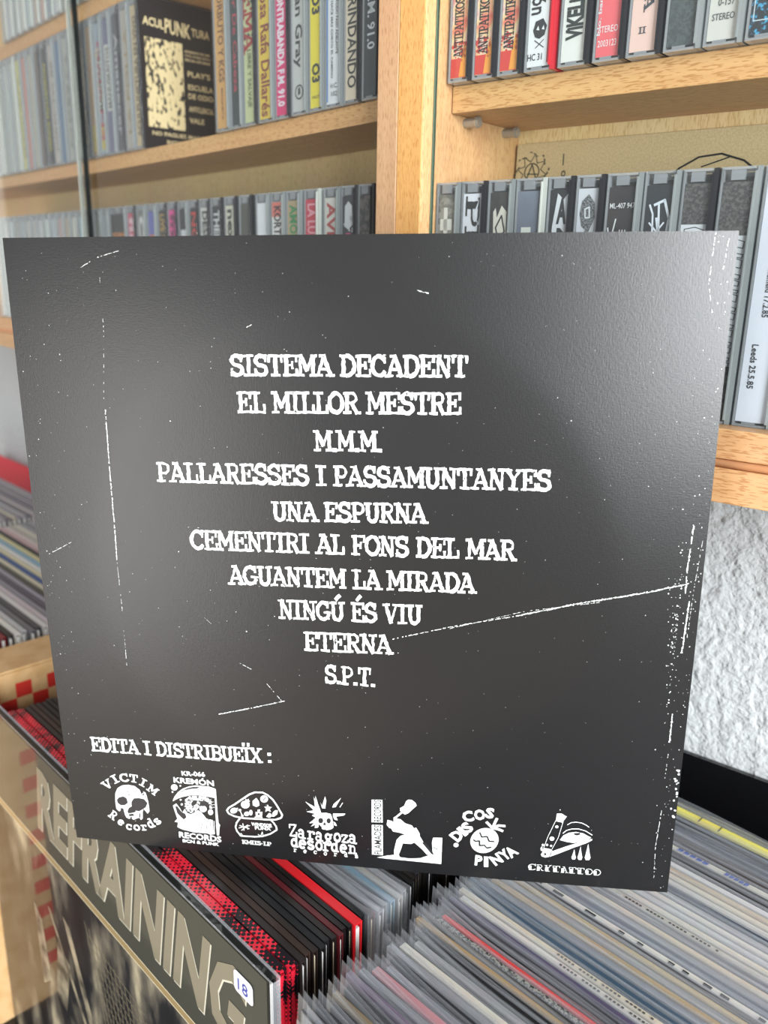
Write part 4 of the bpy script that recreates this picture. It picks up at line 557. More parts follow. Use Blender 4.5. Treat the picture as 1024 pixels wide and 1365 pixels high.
LOGO_TEXT={"1":[["s","V",[-136.27,-124.39],[-131.15,-120.69],4.95],["s","I",[-130.72,-119.73],[-127.51,-117.9],4.9],["s","C",[-127.15,-118.26],[-121.9,-117.19],4.89],["s","T",[-121.98,-117.4],[-117.25,-117.7],4.87],["s","I",[-116.89,-118.61],[-114.09,-120.05],4.88],["s","M",[-113.21,-121.16],[-108.45,-124.76],4.88],["s","R",[-137.18,-140.67],[-133.88,-143.42],5.47],["s","e",[-132.27,-145.14],[-128.98,-146.58],5.06],["s","c",[-127.49,-148.03],[-124.03,-148.51],5.07],["s","o",[-122.75,-148.43],[-118.95,-148.05],5.07],["s","r",[-118.06,-147.93],[-114.64,-147.19],5.06],["s","d",[-113.38,-146.02],[-109.72,-144.23],5.87],["s","s",[-109.07,-143.5],[-106.05,-141.23],5.01]],"2":[["b","KR-066",[-92.16,-110.27],[-79.26,-109.67],2.56],["b","KREMÓN",[-97.01,-115.08],[-74.83,-114.88],3.14],["b","RECORDS",[-97.09,-149.63],[-73.3,-150.02],3.46],["b","BCN & PUNK",[-95.27,-152.58],[-74.8,-152.65],1.86]],"3":[["b","WINDSOR",[-55.92,-137.44],[-44.62,-137.28],2.02],["b","PUNX",[-54.13,-139.59],[-45.38,-139.29],1.87],["s","KMII5-LP",[-61.88,-149.59],[-45.98,-149.31],2.45]],"4":[["s","Z",[-35.74,-141.66],[-31.37,-141.74],7.65],["s","a",[-31.07,-142.51],[-26.92,-142.58],7.88],["s","r",[-26.07,-142.71],[-21.93,-142.78],7.87],["s","a",[-21.71,-143.21],[-17.58,-143.29],7.86],["s","g",[-16.73,-143.41],[-12.62,-143.49],7.85],["s","o",[-12.06,-142.7],[-8.16,-142.77],7.83],["s","z",[-7.94,-142.75],[-4.05,-142.82],7.82],["s","a",[-4.03,-142.8],[0.26,-142.87],7.82],["s","d",[-35.05,-148.45],[-30.87,-148.51],7.95],["s","e",[-30.86,-148.97],[-26.7,-149.03],7.94],["s","s",[-26.36,-148.99],[-22.41,-149.05],7.93],["s","o",[-21.97,-149.01],[-18.03,-149.07],7.93],["s","r",[-18.01,-149.07],[-14.08,-149.13],7.91],["s","d",[-13.54,-149.06],[-9.42,-149.13],7.9],["s","e",[-8.96,-149.31],[-5.06,-149.37],7.89],["s","n",[-4.43,-149.27],[0.08,-149.34],7.88],["s","r",[-33.81,-151.52],[-32.05,-151.51],2.91],["s","e",[-28.44,-151.67],[-26.68,-151.66],2.91],["s","c",[-22.99,-151.57],[-21.24,-151.56],2.9],["s","o",[-17.56,-151.86],[-15.82,-151.85],2.89],["s","r",[-12.15,-151.77],[-10.41,-151.76],2.9],["s","d",[-6.55,-151.65],[-4.82,-151.64],2.89],["s","s",[-0.97,-151.72],[0.76,-151.71],2.88]],"5":[["bk","RECORDS",[13.21,-127.78],[13.26,-114.67],3.7],["bk","FLAMADES",[13.13,-148.0],[13.2,-129.88],3.7]],"6":[["B","D",[52.19,-136.37],[55.69,-132.21],5.67],["B","I",[55.77,-132.38],[57.43,-130.54],5.63],["B","S",[57.32,-130.53],[60.44,-127.28],5.62],["B","C",[55.05,-123.69],[60.48,-122.25],5.58],["B","O",[60.43,-121.87],[65.91,-121.33],5.55],["B","S",[65.69,-120.04],[69.86,-120.32],5.52],["B","P",[61.13,-149.36],[64.84,-149.58],5.74],["B","I",[65.9,-149.88],[68.12,-149.82],5.74],["B","N",[71.62,-148.91],[75.76,-145.75],5.73],["B","Y",[76.15,-145.49],[79.78,-142.3],5.69],["B","A",[79.35,-143.53],[83.17,-139.93],5.67]],"7":[["o","C",[88.26,-150.05],[92.09,-149.82],3.9],["o","R",[92.44,-150.08],[96.06,-149.87],3.9],["o","Y",[96.51,-150.11],[100.12,-149.9],3.9],["o","T",[100.57,-150.14],[104.17,-149.94],3.9],["o","A",[104.53,-150.19],[108.31,-149.96],3.9],["o","T",[108.67,-150.21],[112.24,-150.01],3.9],["o","T",[112.7,-150.25],[116.26,-150.04],3.9],["o","O",[116.62,-150.29],[120.37,-150.06],3.9],["o","O",[120.63,-150.33],[124.37,-150.1],3.9]]}
TRACKS=[["SISTEMA DECADENT",[-54.07,97.91],[51.07,98.64],9.33],["EL MILLOR MESTRE",[-51.47,81.34],[48.51,82.44],9.56],["M.M.M.",[-16.39,64.7],[13.92,65.14],9.32],["PALLARESSES I PASSAMUNTANYES",[-92.09,47.96],[88.63,49.48],9.47],["UNA ESPURNA",[-37.42,30.91],[33.86,32.56],9.33],["CEMENTIRI AL FONS DEL MAR",[-78.13,15.25],[74.5,16.45],9.67],["AGUANTEM LA MIRADA",[-60.02,-1.64],[56.56,-0.29],9.65],["NINGÚ ÉS VIU",[-36.07,-18.11],[32.24,-17.33],9.79],["ETERNA",[-24.27,-34.26],[17.88,-33.59],9.95],["S.P.T.",[-14.57,-51.01],[10.09,-51.33],9.75],["EDITA I DISTRIBUEÏX :",[-141.72,-100.53],[-43.14,-98.38],8.42]]
SCRATCH=[[0.9,0.9,[[-114.93,81.53],[-115.38,54.73],[-115.65,25.0],[-116.17,7.7]]],[0.5,0.4,[[-116.17,7.7],[-115.9,-13.97],[-116.39,-48.78]]],[0.4,0.25,[[-112.22,146.65],[-112.39,117.39],[-115.49,83.26]]],[0.9,0.6,[[17.52,-26.15],[46.1,-17.87],[77.27,-10.4]]],[1.1,1.0,[[77.27,-10.4],[107.4,-2.07],[133.47,3.67],[152.47,8.94]]],[0.5,0.7,[[46.11,-18.64],[80.6,-7.97],[114.05,-1.72]]],[0.9,0.9,[[-70.34,-72.58],[-51.19,-67.33],[-35.1,-62.37]]],[0.6,0.5,[[-57.71,-42.87],[-48.32,-47.58]]],[0.6,0.6,[[-44.69,-52.27],[-36.27,-62.87]]],[0.4,0.7,[[-73.64,-19.63],[-70.05,-23.42]]],[0.6,0.8,[[-152.52,8.8],[-139.06,16.0]]],[0.6,0.7,[[-122.42,143.82],[-112.69,148.88],[-101.93,151.66]]],[0.5,1,[[-45.35,119.07],[-42.9,120.37]]],[0.7,1,[[29.63,134.7],[34.42,133.47]]],[1.2,1,[[150.53,-56.25],[150.57,-72.11]]],[0.6,0.4,[[150.58,-76.13],[150.28,-92.48]]],[0.7,0.7,[[150.32,-109.18],[149.31,-130.71],[150.25,-150.44]]],[0.4,0.2,[[-83.71,26.25],[-66.95,26.16]]],[1.0,0.9,[[151.23,35.45],[150.34,14.52],[150.69,3.84]]],[1.2,1,[[152.63,0.34],[151.76,-25.47]]],[0.5,0.5,[[155.81,30.48],[154.2,7.6]]],[0.5,0.5,[[154.2,7.6],[153.37,-17.92]]],[0.7,0.5,[[148.53,156.81],[147.69,136.69],[150.34,124.89]]],[0.8,0.5,[[153.9,154.5],[152.32,139.59]]]]
# ------------------------------------------------------------------ record stand under the bins
LT = -.3080                                        # top of the record sleeves
st = place(empty('record_stand'), 'B', 0, 0, 0); tag(st, 'low black record stand carrying all the upright records below the cabinets', 'stand')
BLK = pmat('stand_black', '17171a', .35, vary=.2, bscale=40)
panel('shelf_board', (-1.62, .42, .05, .475, LT-.3158-.022, LT-.3158), BLK, st)
for x in (-1.60, -.60, .40): panel('leg_panel', (x-.012, x+.012, .08, .45, -CZ, LT-.3155-.0222), BLK, st)
# ------------------------------------------------------------------ records
RW = .315
_rm = {}
def record_parts(t, film):
    k = (round(t, 4), film)
    if k in _rm: return _rm[k]
    h = t/2; c = MB(); W = RW/2
    c.box(-W, W, -h, -h+.0006, 0, RW, 0); c.box(-W, W, h-.0006, h, 0, RW, 0)      # front and back boards
    c.box(-W, W, -h+.0006, h-.0006, RW-.0007, RW-.0001, 0)                            # closed top edge, a hair below the boards
    c.box(-W, -W+.0007, -h+.0006, h-.0006, 0, RW-.0007, 0); c.box(-W, W, -h+.0006, h-.0006, 0, .0007, 0)
    i = MB(); i.box(-W+.002, W-.0006, -max(h-.0013, .0003), max(h-.0013, .0003), .002, RW-.0035)
    r = (c.mesh('cover', [INK]), i.mesh('inner_sleeve', [PAPER])); _rm[k] = r; return r
_fm = {}
def film_mesh(t, var):
    k = (round(t, 4), var)
    if k in _fm: return _fm[k]
    rr = random.Random(var*17+3); m = MB(); h = t/2+.00012; n = 22; W = RW/2+.0035
    ph = [rr.uniform(0, 6.3) for _ in range(4)]; side = -1 if var % 2 == 0 else 1
    for s in (-1, 1):
        rows = []
        for zi, z in enumerate((-.001, .25, .306, .3152, .3172)):
            row = []
            for i in range(n+1):
                x = -W+2*W*i/n; top = max(0, (z-.305)/.012)
                wv = (.0006*math.sin(x*31+.7)+.0003*math.sin(x*83+2))*top          # neighbours ripple together, pressed by each other
                e = max(0, 1-(x+W)/.022)+max(0, 1-(W-x)/.022)
                y = s*h+wv*top+.0002*e*top
                zz = z+(rr.uniform(-.0003, .0003)+.0009*math.sin(x*47+ph[2]+s))*top*.7 + (.0022*e*(.4+ph[3]/5) if zi == 4 else 0)
                row.append((x, y, zz))
            rows.append(row)
        for a, b in zip(rows, rows[1:]):
            for i in range(n): m.quad([a[i], a[i+1], b[i+1], b[i]] if s < 0 else [a[i], b[i], b[i+1], a[i+1]])
        if s == -1: L_ = [(r_[0], r_[-1]) for r_ in rows]
        else:
            for (a0, a1), (r0, r1), (b0, b1), (q0, q1) in zip(L_[:-1], [(r_[0], r_[-1]) for r_ in rows][:-1], L_[1:], [(r_[0], r_[-1]) for r_ in rows][1:]):
                if a0[2] < .30: m.quad([a0, b0, q0, r0]); m.quad([a1, r1, q1, b1])
    me = m.mesh('film_cover', [POLY])
    for p in me.polygons: p.use_smooth = True
    _fm[k] = me; return me
def record(x, y, t, mat, label, group, film=False, inner=None, prints=(), name='vinyl_record_sleeve', z=LT, tilt=0, roll=0):
    e = place(empty(name), 'B', x, y, z-RW); e.rotation_euler = (tilt, roll, RZ['B']); tag(e, label, 'record', group)
    cm, im = record_parts(t, film)
    o = bpy.data.objects.new('cover', cm); COL.objects.link(o); o.parent = e; o.material_slots[0].link = 'OBJECT'; o.material_slots[0].material = mat
    o = bpy.data.objects.new('inner_sleeve', im); COL.objects.link(o); o.parent = e; o.material_slots[0].link = 'OBJECT'; o.material_slots[0].material = inner or PAPER
    if film: o = bpy.data.objects.new('film_cover', film_mesh(t, random.randint(0, 5))); COL.objects.link(o); o.parent = e
    for pn, col, polys in prints:
        m = MB()
        for p in polys: m.quad([(a, b, RW+.0002) for a, b in p])
        m.build(pn, pmat('print_'+col, col, .5), e)
    return e
def cov(c, r=.38): return pmat('cover_'+c, c, r, .5, vary=.15, bscale=120)
def halftone():
    m = bpy.data.materials.new('red_black_halftone'); m.use_nodes = True; n = m.node_tree; b = n.nodes['Principled BSDF']; N = n.nodes.new; Lk = n.links.new
    t = N('ShaderNodeTexCoord'); mp = N('ShaderNodeMapping'); mp.inputs['Rotation'].default_value = (0, 0, R(45)); mp.inputs['Location'].default_value = (0, 0, .04); mp.inputs['Scale'].default_value = (400, 400, 400); Lk(t.outputs['Object'], mp.inputs[0])
    v = N('ShaderNodeTexVoronoi'); v.inputs['Randomness'].default_value = 0; v.inputs['Scale'].default_value = 1; Lk(mp.outputs[0], v.inputs['Vector'])
    z = N('ShaderNodeTexNoise'); z.inputs['Scale'].default_value = 38; z.inputs['Detail'].default_value = 4; Lk(t.outputs['Object'], z.inputs['Vector'])
    k = N('ShaderNodeMath'); k.operation = 'MULTIPLY_ADD'; k.inputs[1].default_value = 3.0; k.inputs[2].default_value = -1.12; Lk(z.outputs['Fac'], k.inputs[0])
    g = N('ShaderNodeMath'); g.operation = 'GREATER_THAN'; Lk(v.outputs['Distance'], g.inputs[0]); Lk(k.outputs[0], g.inputs[1])
    mx = N('ShaderNodeMix'); mx.data_type = 'RGBA'; mx.inputs['A'].default_value = srgb('17131a'); mx.inputs['B'].default_value = srgb('e2263c'); Lk(g.outputs[0], mx.inputs['Factor'])
    Lk(mx.outputs['Result'], b.inputs['Base Color']); b.inputs['Roughness'].default_value = .3; return m
HALF = halftone()
# ---- left bin: the front record shows its cover
GL = 'records standing in the left bin'
XL = -.4045
rf = record(XL, .1795, .0042, pmat('refraining_cover', '1f211f', .3, .1, coat=.6), 'front record with REFRAINING in large grey letters and a price sticker', GL, False, pmat('white_edge', 'd8d8d4', .5))
for ch in rf.children:                                   # this one is an oversized box set, wider than the rest
    me = ch.data.copy(); ch.data = me
    for v in me.vertices:
        if v.co.x < -.1: v.co.x -= .0540
artm = noise_card('dark_photo_art', '121315', ['1c1d20', '2a2a2c', '6a655a', 'b4aa90'], 15, (1.6, 1, .7), .36, .66, .3, 8)
b_ = artm.node_tree.nodes['Principled BSDF']; b_.inputs['Coat Weight'].default_value = .6; b_.inputs['Specular IOR Level'].default_value = .05; b_.inputs['Coat Roughness'].default_value = .04
yF = -.0021
def tF(d): return lambda u, v: (.1575-u/1000, yF-d, RW-v/1000)       # u mm from the right edge, v mm down from the top
def fq(m, d, *p): m.quad([tF(d)(*q) for q in p])
m = MB(); fq(m, .0001, (369, 83), (1, 83), (1, 314), (369, 314)); m.build('cover_photograph', artm, rf)
m = MB(); fq(m, .00014, (369, 1), (1, 1), (1, 77), (369, 77)); m.build('title_band', pmat('band_grey', '45463f', .35, .1, coat=.6), rf)
m = MB(); fq(m, .0002, (369, 77.5), (1, 77.5), (1, 82.5), (369, 82.5)); m.build('gold_rule', pmat('rule_gold', '9c8860', .35, .1, coat=.6), rf)
m = MB(); fq(m, .00024, (369, 77), (1, 77), (1, 77.7), (369, 77.7)); fq(m, .00024, (369, 82.3), (1, 82.3), (1, 83), (369, 83)); m.build('rule_outline', pmat('rule_pale', 'e0d5b8', .35, .1, coat=.6), rf)
hp, hw = plain_text('REFRAINING', .035)
for nm_, du, dv, dd, col in (('title_outline', -.9, .8, .00022, 'd8d4c2'), ('title_lettering', 0, 0, .00032, '8b8471')):
    m = MB()
    for p in hp: m.quad([tF(dd)(258+du-(x*(252-14)/hw)-(y-.5)*9, 60.5+dv-y*47) for x, y in p])
    m.build(nm_, pmat(nm_, col, .35, .1, coat=.6), rf)
# players' silhouettes of the photograph, as plain light and dark shapes
m = MB()
for p in ([(262, 128), (258, 128), (206, 205), (212, 205)], [(236, 120), (226, 124), (196, 196), (204, 200)], [(250, 150), (232, 160), (246, 210), (262, 205)], [(288, 140), (276, 150), (270, 200), (286, 214)]): fq(m, .0002, *p)
m.build('photograph_highlights', noise_card('photo_highlight', '3a3832', ['8c8472', 'b8ac90'], 60, (1, 1, 1), .35, .7, .3, 5), rf)
m = MB()
for i in range(14):
    u = 200-i*6.4; fq(m, .00022, (u, 100+i*1.8), (u-.9, 100+i*1.8), (u-22+i, 178+i), (u-20.8+i, 178+i))
for i in range(9):
    v = 108+i*7; fq(m, .00022, (196-i*2, v), (124-i*2.4, v+9), (124-i*2.4, v+9.9), (196-i*2, v+.8))
m.build('photograph_lattice', pmat('lattice_beige', '7c7462', .35, .1, coat=.6), rf)
def rrect(x0, x1, y0, y1, r, k=4):
    o_ = []
    for cx2, cy2, a0 in ((x1-r, y1-r, 0), (x0+r, y1-r, 90), (x0+r, y0+r, 180), (x1-r, y0+r, 270)):
        for i in range(k+1): a = R(a0+90*i/k); o_.append((cx2+r*math.cos(a), cy2+r*math.sin(a)))
    return o_
m = MB(); fq(m, .0006, *rrect(11.5, 27, 11.5, 24, 2.5)); m.build('price_sticker', pmat('sticker_white', 'e6e4ea', .5), rf)
m = MB(); label_text(m, '18', (-23.5, -21.5), (-15.5, -21.5), 6.5, lambda u, v: (.1575+u/1000, yF-.0008, RW+v/1000), off=0); m.build('price_writing', pmat('pen_blue', '4a52a8', .5), rf)
m = MB()
m.box(-.2125, .1602, .0025, .0027, 0, .3166); m.box(.1600, .1602, -.0022, .0025, 0, .3150); m.box(-.2125, .1600, .0019, .0025, .3151, .3155); m.box(-.2125, .1600, -.0022, -.0016, .3151, .3156)
m.build('film_cover', POLY, rf)
seq = [(.1853, .0052, 'H', 'red and black halftone-dotted record, right behind the REFRAINING one'), (.1911, .0052, 'H', 'second halftone-dotted record, its red dots fading to black'),
 (.1962, .0036, '2b2422', 'black-brown record just behind the dotted pair'), (.2002, .0034, '3a2a24', 'dark chocolate brown record behind the dotted pair'), (.2040, .0034, '2a211e', 'brown-black record next to the white-edged one'), (.2080, .0036, '141416', 'black record whose open end shows a white edge'),
 (.2120, .0032, '1c1c1e', 'glossy black record in the middle of the left bin'), (.2157, .0032, '221a1a', 'black record left of the maroon ones'), (.2193, .0030, '5a1a20', 'maroon record in front of the black and red ones'), (.2228, .0030, '1e1214', 'black-red record behind the maroon one'), (.2261, .0026, '141414', 'thin black record directly before the bright red one'),
 (.2305, .0052, 'e0202a', 'bright red record in the left bin'), (.2352, .0030, '18181a', 'black record with cream end, right behind the bright red'), (.2392, .0036, '3c3c40', 'charcoal record in clear film behind the bright red'), (.2440, .0034, '8c9094', 'grey record in clear film in the left bin'), (.2486, .0034, '6c7074', 'mid grey filmed record left of the blue-topped one'),
 (.2532, .0032, '7a98a8', 'blue-topped record in cloudy film'), (.2578, .0034, 'a8a69c', 'putty coloured record in cloudy film'), (.2624, .0034, '9a9c9e', 'silver-grey record in cloudy film, last filmed one of the left bin')]
for i, (y, t, c, lb) in enumerate(seq):
    film = 'film' in lb; t = min(t, .0032) if film else t-.0003
    inn = {6: None}.get(i, PAPER if i % 3 != 1 else pmat('cream_inner', 'cfc4a8', .6)) or PAPER
    if c == 'H': inn = HALF
    record(XL+(i % 3)*.0011+(.002 if film else 0), y, t, HALF if c == 'H' else cov(c), lb, GL, film, inn)
y = .2664
names = ['black', 'ink black', 'coal black', 'charcoal', 'brown-black']; ends = ['cream', 'white', 'grey', 'tan']
for i in range(27):
    c = ('19191b', '101012', '1c1a18', '26262a', '2a2420')[i % 5]; inn = pmat('inner_'+ends[i % 4], {'cream': 'cdbf9c', 'white': 'd8d8d4', 'grey': '8c8c88', 'tan': 'a08c68'}[ends[i % 4]], .6)
    nth = ('nearest', 'next', 'third', 'fourth', 'fifth', 'sixth', 'seventh')[min(i, 6)] if i < 7 else None
    lb = (f'{names[i%5]} record with {ends[i%4]} end, {nth} behind the cloudy filmed ones') if nth else f'{names[i%5]} record with {ends[i%4]} end deep in the left bin, {i+1} behind the film'
    record(XL-.004+.0015*((i*7) % 4), y, .0030, cov(c), lb, GL, False, inn); y += .0036
# ---- right bin
GR = 'records in clear film covers in the right bin'
XR = -.0645
seq = [(.1720,'5c5e62','slate'),(.1762,'6e6a66','stone grey'),(.1803,'55575c','gunmetal'),(.1850,'3c3e42','charcoal'),(.1900,'46474b','lead grey'),(.1950,'8a7a60','tan-black'),(.2005,'4a4c50','dark grey'),(.2068,'7a6e80','purple-grey'),(.2122,'8c8f94','clear grey'),(.2172,'c08c92','dusty pink'),
 (.2222,'8a8e94','cool grey'),(.2272,'2e3034','near-black'),(.2318,'94969a','silver'),(.2365,'d4cfc2','thick cream'),(.2425,'9a9c9e','light steel'),(.2470,'1a1a1c','black'),(.2508,'262628','matt black'),(.2545,'b09468','thin tan'),(.2580,'3c3c3c','graphite'),(.2612,'6c6a66','chain-patterned'),(.2648,'e0403c','bright red edged'),
 (.2680,'1c1c1e','jet black'),(.2722,'44424a','dark mauve'),(.2768,'58506a','plum grey'),(.2812,'d6d2ca','off-white'),(.2855,'d8ceb8','cream'),(.2902,'3f566a','teal blue'),(.2948,'4a5e70','dusty blue'),(.2992,'8e9298','pewter'),(.3035,'b8a484','sandy tan'),(.3080,'9ea0a2','nickel grey'),(.3122,'c0b090','light tan'),(.3160,'505258','storm grey'),(.3200,'e0ddd4','piano-striped black and white'),
 (.3245,'7c828e','blue-grey'),(.3290,'a2a4a8','misty grey'),(.3336,'d2c8b8','oatmeal'),(.3382,'8c8e94','iron grey'),(.3428,'c8c4bc','bone'),(.3474,'dcd6c8','pale cream'),(.3520,'c4c6c8','pale silver'),(.3566,'d8d4cc','chalk'),(.3612,'b0b2b6','fog grey'),(.3658,'3a4454','midnight blue'),(.3704,'d4d2cc','pearl'),(.3750,'d8cfbc','ivory'),(.3796,'c8b8a0','beige'),
 (.3842,'dadada','white'),(.3888,'1e1e20','black-topped'),(.3932,'28262a','smoky black'),(.3976,'d8d4c8','white topped record with blue lettering'),(.4024,'3a2e2e','brown-black'),(.4070,'463a36','cocoa'),(.4118,'6c7078','dull grey'),(.4164,'222a3c','navy'),(.4210,'18181a','shiny black'),(.4250,'2c3448','dark navy'),(.4320,'f2e868','yellow'),(.4388,'3a3c40','dim charcoal')]
OFF = [.0045, .0030, -.002, .0010, .0035, 0, .0015, -.003, -.001, .002]
for i, (y, c, n_) in enumerate(seq):
    t = .0030; pr = []
    if n_ in ('thick cream', 'dusty pink'): t = .0040
    if n_ in ('yellow', 'white topped record with blue lettering', 'teal blue', 'piano-striped black and white'): t = .0035
    if n_ == 'yellow': t = .0055
    if n_ in ('thin tan', 'graphite', 'bright red edged', 'chain-patterned'): t = .0027
    t = min(t, y-seq[i-1][0]-.0010 if i else t, seq[i+1][0]-y-.0010 if i+1 < len(seq) else t)
    mat = cov(c)
    if n_ == 'chain-patterned': mat = noise_card('chain_edge', '2a2a2a', ['8a8880', 'a09e96'], 900, (1, 1, 1), .45, .55)
    h = t/2
    if n_.startswith('piano'):
        rr = random.Random(5); x = -.155; P = []
        while x < .15:
            wd = rr.choice((.003, .004, .006)); P.append([(x, -h), (x+wd, -h), (x+wd, h*.3), (x, h*.3)]); x += wd+rr.choice((.004, .007, .013))
        pr = [('black_key_print', '1c1c1c', P)]
    if n_ == 'yellow': pr = [('tick_print', '3c3c2c', [[(x, -h), (x+.0007, -h), (x+.0007, h), (x, h)] for x in (-.148, -.12, -.098, -.086, -.05, -.018, .01, .04)])]
    if 'blue lettering' in n_:
        P = []
        for x0, w_ in ((-.128, .014), (-.105, .018), (-.078, .013), (-.05, .018), (-.02, .018), (.01, .02)):
            for k in range(5): a = x0+w_*k/5; P.append([(a, -h*.8), (a+w_/6.5, -h*.6), (a+w_/5, h*.7), (a+w_/30, h*.8)])
        pr = [('blue_letter_print', '3050a8', P)]
    if n_ in ('off-white', 'cream', 'bone'): pr = [('spine_title_print', '4a4844', [[(x, -h*.4), (x+.0012, -h*.4), (x+.0012, h*.4), (x, h*.4)] for x in [-.1+.002*k for k in range(26) if k % 6]])]
    lb = ('white-topped record with blue lettering along its spine in the right bin' if 'blue lettering' in n_ else f'{n_} record in the right bin in a clear film cover')
    record(XR+OFF[i % 10]*1.4 - .005*math.sin(max(0, min(1, (y-.25)/.05))*math.pi), y, t, mat, lb, GR, True, None, pr)
# black sleeve leaning on the wall behind the right bin, and the red one left
def leaner(fr, x, ytop, ybot, mat, label, t=.004, ztop=LT+.0005):
    tl = math.asin((ytop-ybot)/RW); e = place(empty('vinyl_record_sleeve'), fr, x, ybot, ztop-RW*math.cos(tl)-.0008); e.rotation_euler = (-tl, 0, RZ[fr]); tag(e, label, 'record')
    cm, im = record_parts(t, False)
    for nm_, me, mt in (('cover', cm, mat), ('inner_sleeve', im, PAPER)):
        o = bpy.data.objects.new(nm_, me); COL.objects.link(o); o.parent = e; o.material_slots[0].link = 'OBJECT'; o.material_slots[0].material = mt
leaner('R', -.075, .5165, .482, pmat('gloss_black', '0e0e10', .18, .6), 'plain glossy black record sleeve leaning against the textured wall')

# ---- cardboard box of records at the far left
cb = place(empty('cardboard_box'), 'B', 0, 0, 0); tag(cb, 'brown cardboard box with a red checkered band, holding the records at the left', 'box')
CBM = noise_card('brown_cardboard', 'c29a68', 'cda878', 60, (1, 1, 1)); X0, X1, Y0, Y1 = -1.020, -.6190, .135, .440; ZB = LT-.3155; ZT = -.3075
bx(X0, X1, Y0, Y1, ZB, ZB+.0004).build('base_board', CBM, cb)
bx(X1-.0035, X1, Y0, Y1, ZB+.0004, ZT).build('side_board', CBM, cb)
bx(X0, X0+.0035, Y0, Y1, ZB+.0004, ZT-.03).build('side_board', CBM, cb)
bx(X0+.0035, X1-.0035, Y0, Y0+.0035, ZB+.0004, ZT-.05).build('front_board', CBM, cb)
bx(X0+.0035, X1-.0035, Y1-.0035, Y1, ZB+.0004, ZT-.09).build('back_board', CBM, cb)
m = MB(); xa, xb = X1-.0005, X1-.0460
m.quad([(xb, Y0, ZT+.0015), (xa, Y0, ZT+.0022), (xa, Y1, ZT+.0022), (xb, Y1, ZT+.0015)]); m.quad([(xb, Y1, ZT), (xa, Y1, ZT+.0004), (xa, Y0, ZT+.0004), (xb, Y0, ZT)])
m.quad([(xa, Y0, ZT+.0022), (xa, Y0, ZT+.0004), (xa, Y1, ZT+.0004), (xa, Y1, ZT+.0022)]); m.quad([(xb, Y0, ZT), (xa, Y0, ZT+.0004), (xa, Y0, ZT+.0022), (xb, Y0, ZT+.0015)]); m.quad([(xb, Y0, ZT+.0015), (xb, Y1, ZT+.0015), (xb, Y1, ZT), (xb, Y0, ZT)])
m.build('folded_flap', CBM, cb)
m = MB(); s_ = .0125
for i in range(int((Y1-Y0)/s_)):
    k = i % 2; z0 = ZT-.010-k*s_; y0 = Y0+i*s_; m.quad([(X1+.0002, y0, z0-s_), (X1+.0002, y0+s_, z0-s_), (X1+.0002, y0+s_, z0), (X1+.0002, y0, z0)])
    if i % 4 == 0:
        for j in range(2, 20):
            if (j+i//4) % 2: continue
            zz = ZT-.045-j*s_; m.quad([(X1+.0002, y0, zz-s_), (X1+.0002, y0+s_, zz-s_), (X1+.0002, y0+s_, zz), (X1+.0002, y0, zz)])
m.build('red_check_print', pmat('check_red', 'c02a20', .6), cb)['kind'] = 'stuff'
GF = 'records standing in the cardboard box'
cs = [('3c3c40','charcoal'),('1c1a1c','black'),('7a2028','black with red spine'),('2a2420','black-brown'),('d8d4cc','white'),('b8b8b8','light grey'),('6c6c70','mid grey'),('4a4a4e','dark grey'),('d4d0cc','chalk white'),('c4b8bc','pink-grey'),('8c8a90','mauve grey'),('5c5460','dark plum'),('9c98a0','lavender grey'),('4c4c44','olive black'),('cfc8b0','cream'),('3c5a90','royal blue'),('d8cfae','pale straw'),('e0e0dc','clean white'),('8cb0c4','sky blue'),('d8d0a0','pale yellow'),('2c2c2c','jet'),('c8a8a8','rose grey'),('d8c8c4','blush white'),('b8b4a8','putty'),('d8d4c4','ivory'),('a0a0a4','silver'),('88888c','steel'),('b4b0b4','ash'),('9a94a0','heather'),('747078','iron'),('c0bcbc','misty'),('888084','taupe grey'),('a8a4a8','pewter'),('908c90','fog'),('7c7880','slate')]
y = .2160
for i, (c, n_) in enumerate(cs):
    record(-.8465+(.0 if i % 2 else .0020)-.001*(i % 3), y, .0048, cov(c), f'{n_} record in the cardboard box at the left edge', GF, False); y += .0061
GG = 'records standing beyond the cardboard box'
cs = [('b0a8a8','dull pink-grey'),('8c8488','smoke'),('d8d0c8','milk white'),('5c5458','slate brown'),('c4c0bc','clay white'),('a49ca0','haze grey'),('7c7478','dim mauve'),('d0c8b4','parchment'),('98949a','zinc'),('b8b4b8','light ash'),('6c666c','deep mauve'),('c8bcbc','rose white'),('8c8890','cloud grey'),('746c74','dusk'),('a8a0a4','moth grey'),('847c84','soft plum'),('b4acb0','lilac grey'),('9c949c','thistle grey')]
y = .330
for i, (c, n_) in enumerate(cs):
    record(-1.1905-.001*(i % 3), y, .0048, cov(c), f'{n_} record beyond the box, below the bright red sleeve', GG, False); y += .0061
def lean_record(x, ytop, ybot, mat, label):
    tl = math.asin((ytop-ybot)/RW); e = place(empty('vinyl_record_sleeve'), 'B', x, ybot, LT-.3150); e.rotation_euler = (-tl, 0, RZ['B']); tag(e, label, 'record', 'sleeves leaning on the wall')
    cm, im = record_parts(.004, False)
    for nm_, me, mt in (('cover', cm, mat), ('inner_sleeve', im, PAPER)):
        o = bpy.data.objects.new(nm_, me); COL.objects.link(o); o.parent = e; o.material_slots[0].link = 'OBJECT'; o.material_slots[0].material = mt
lean_record(-1.285, .500, .450, cov('f01c34', .45), 'bright red record sleeve leaning on the wall at the far left')

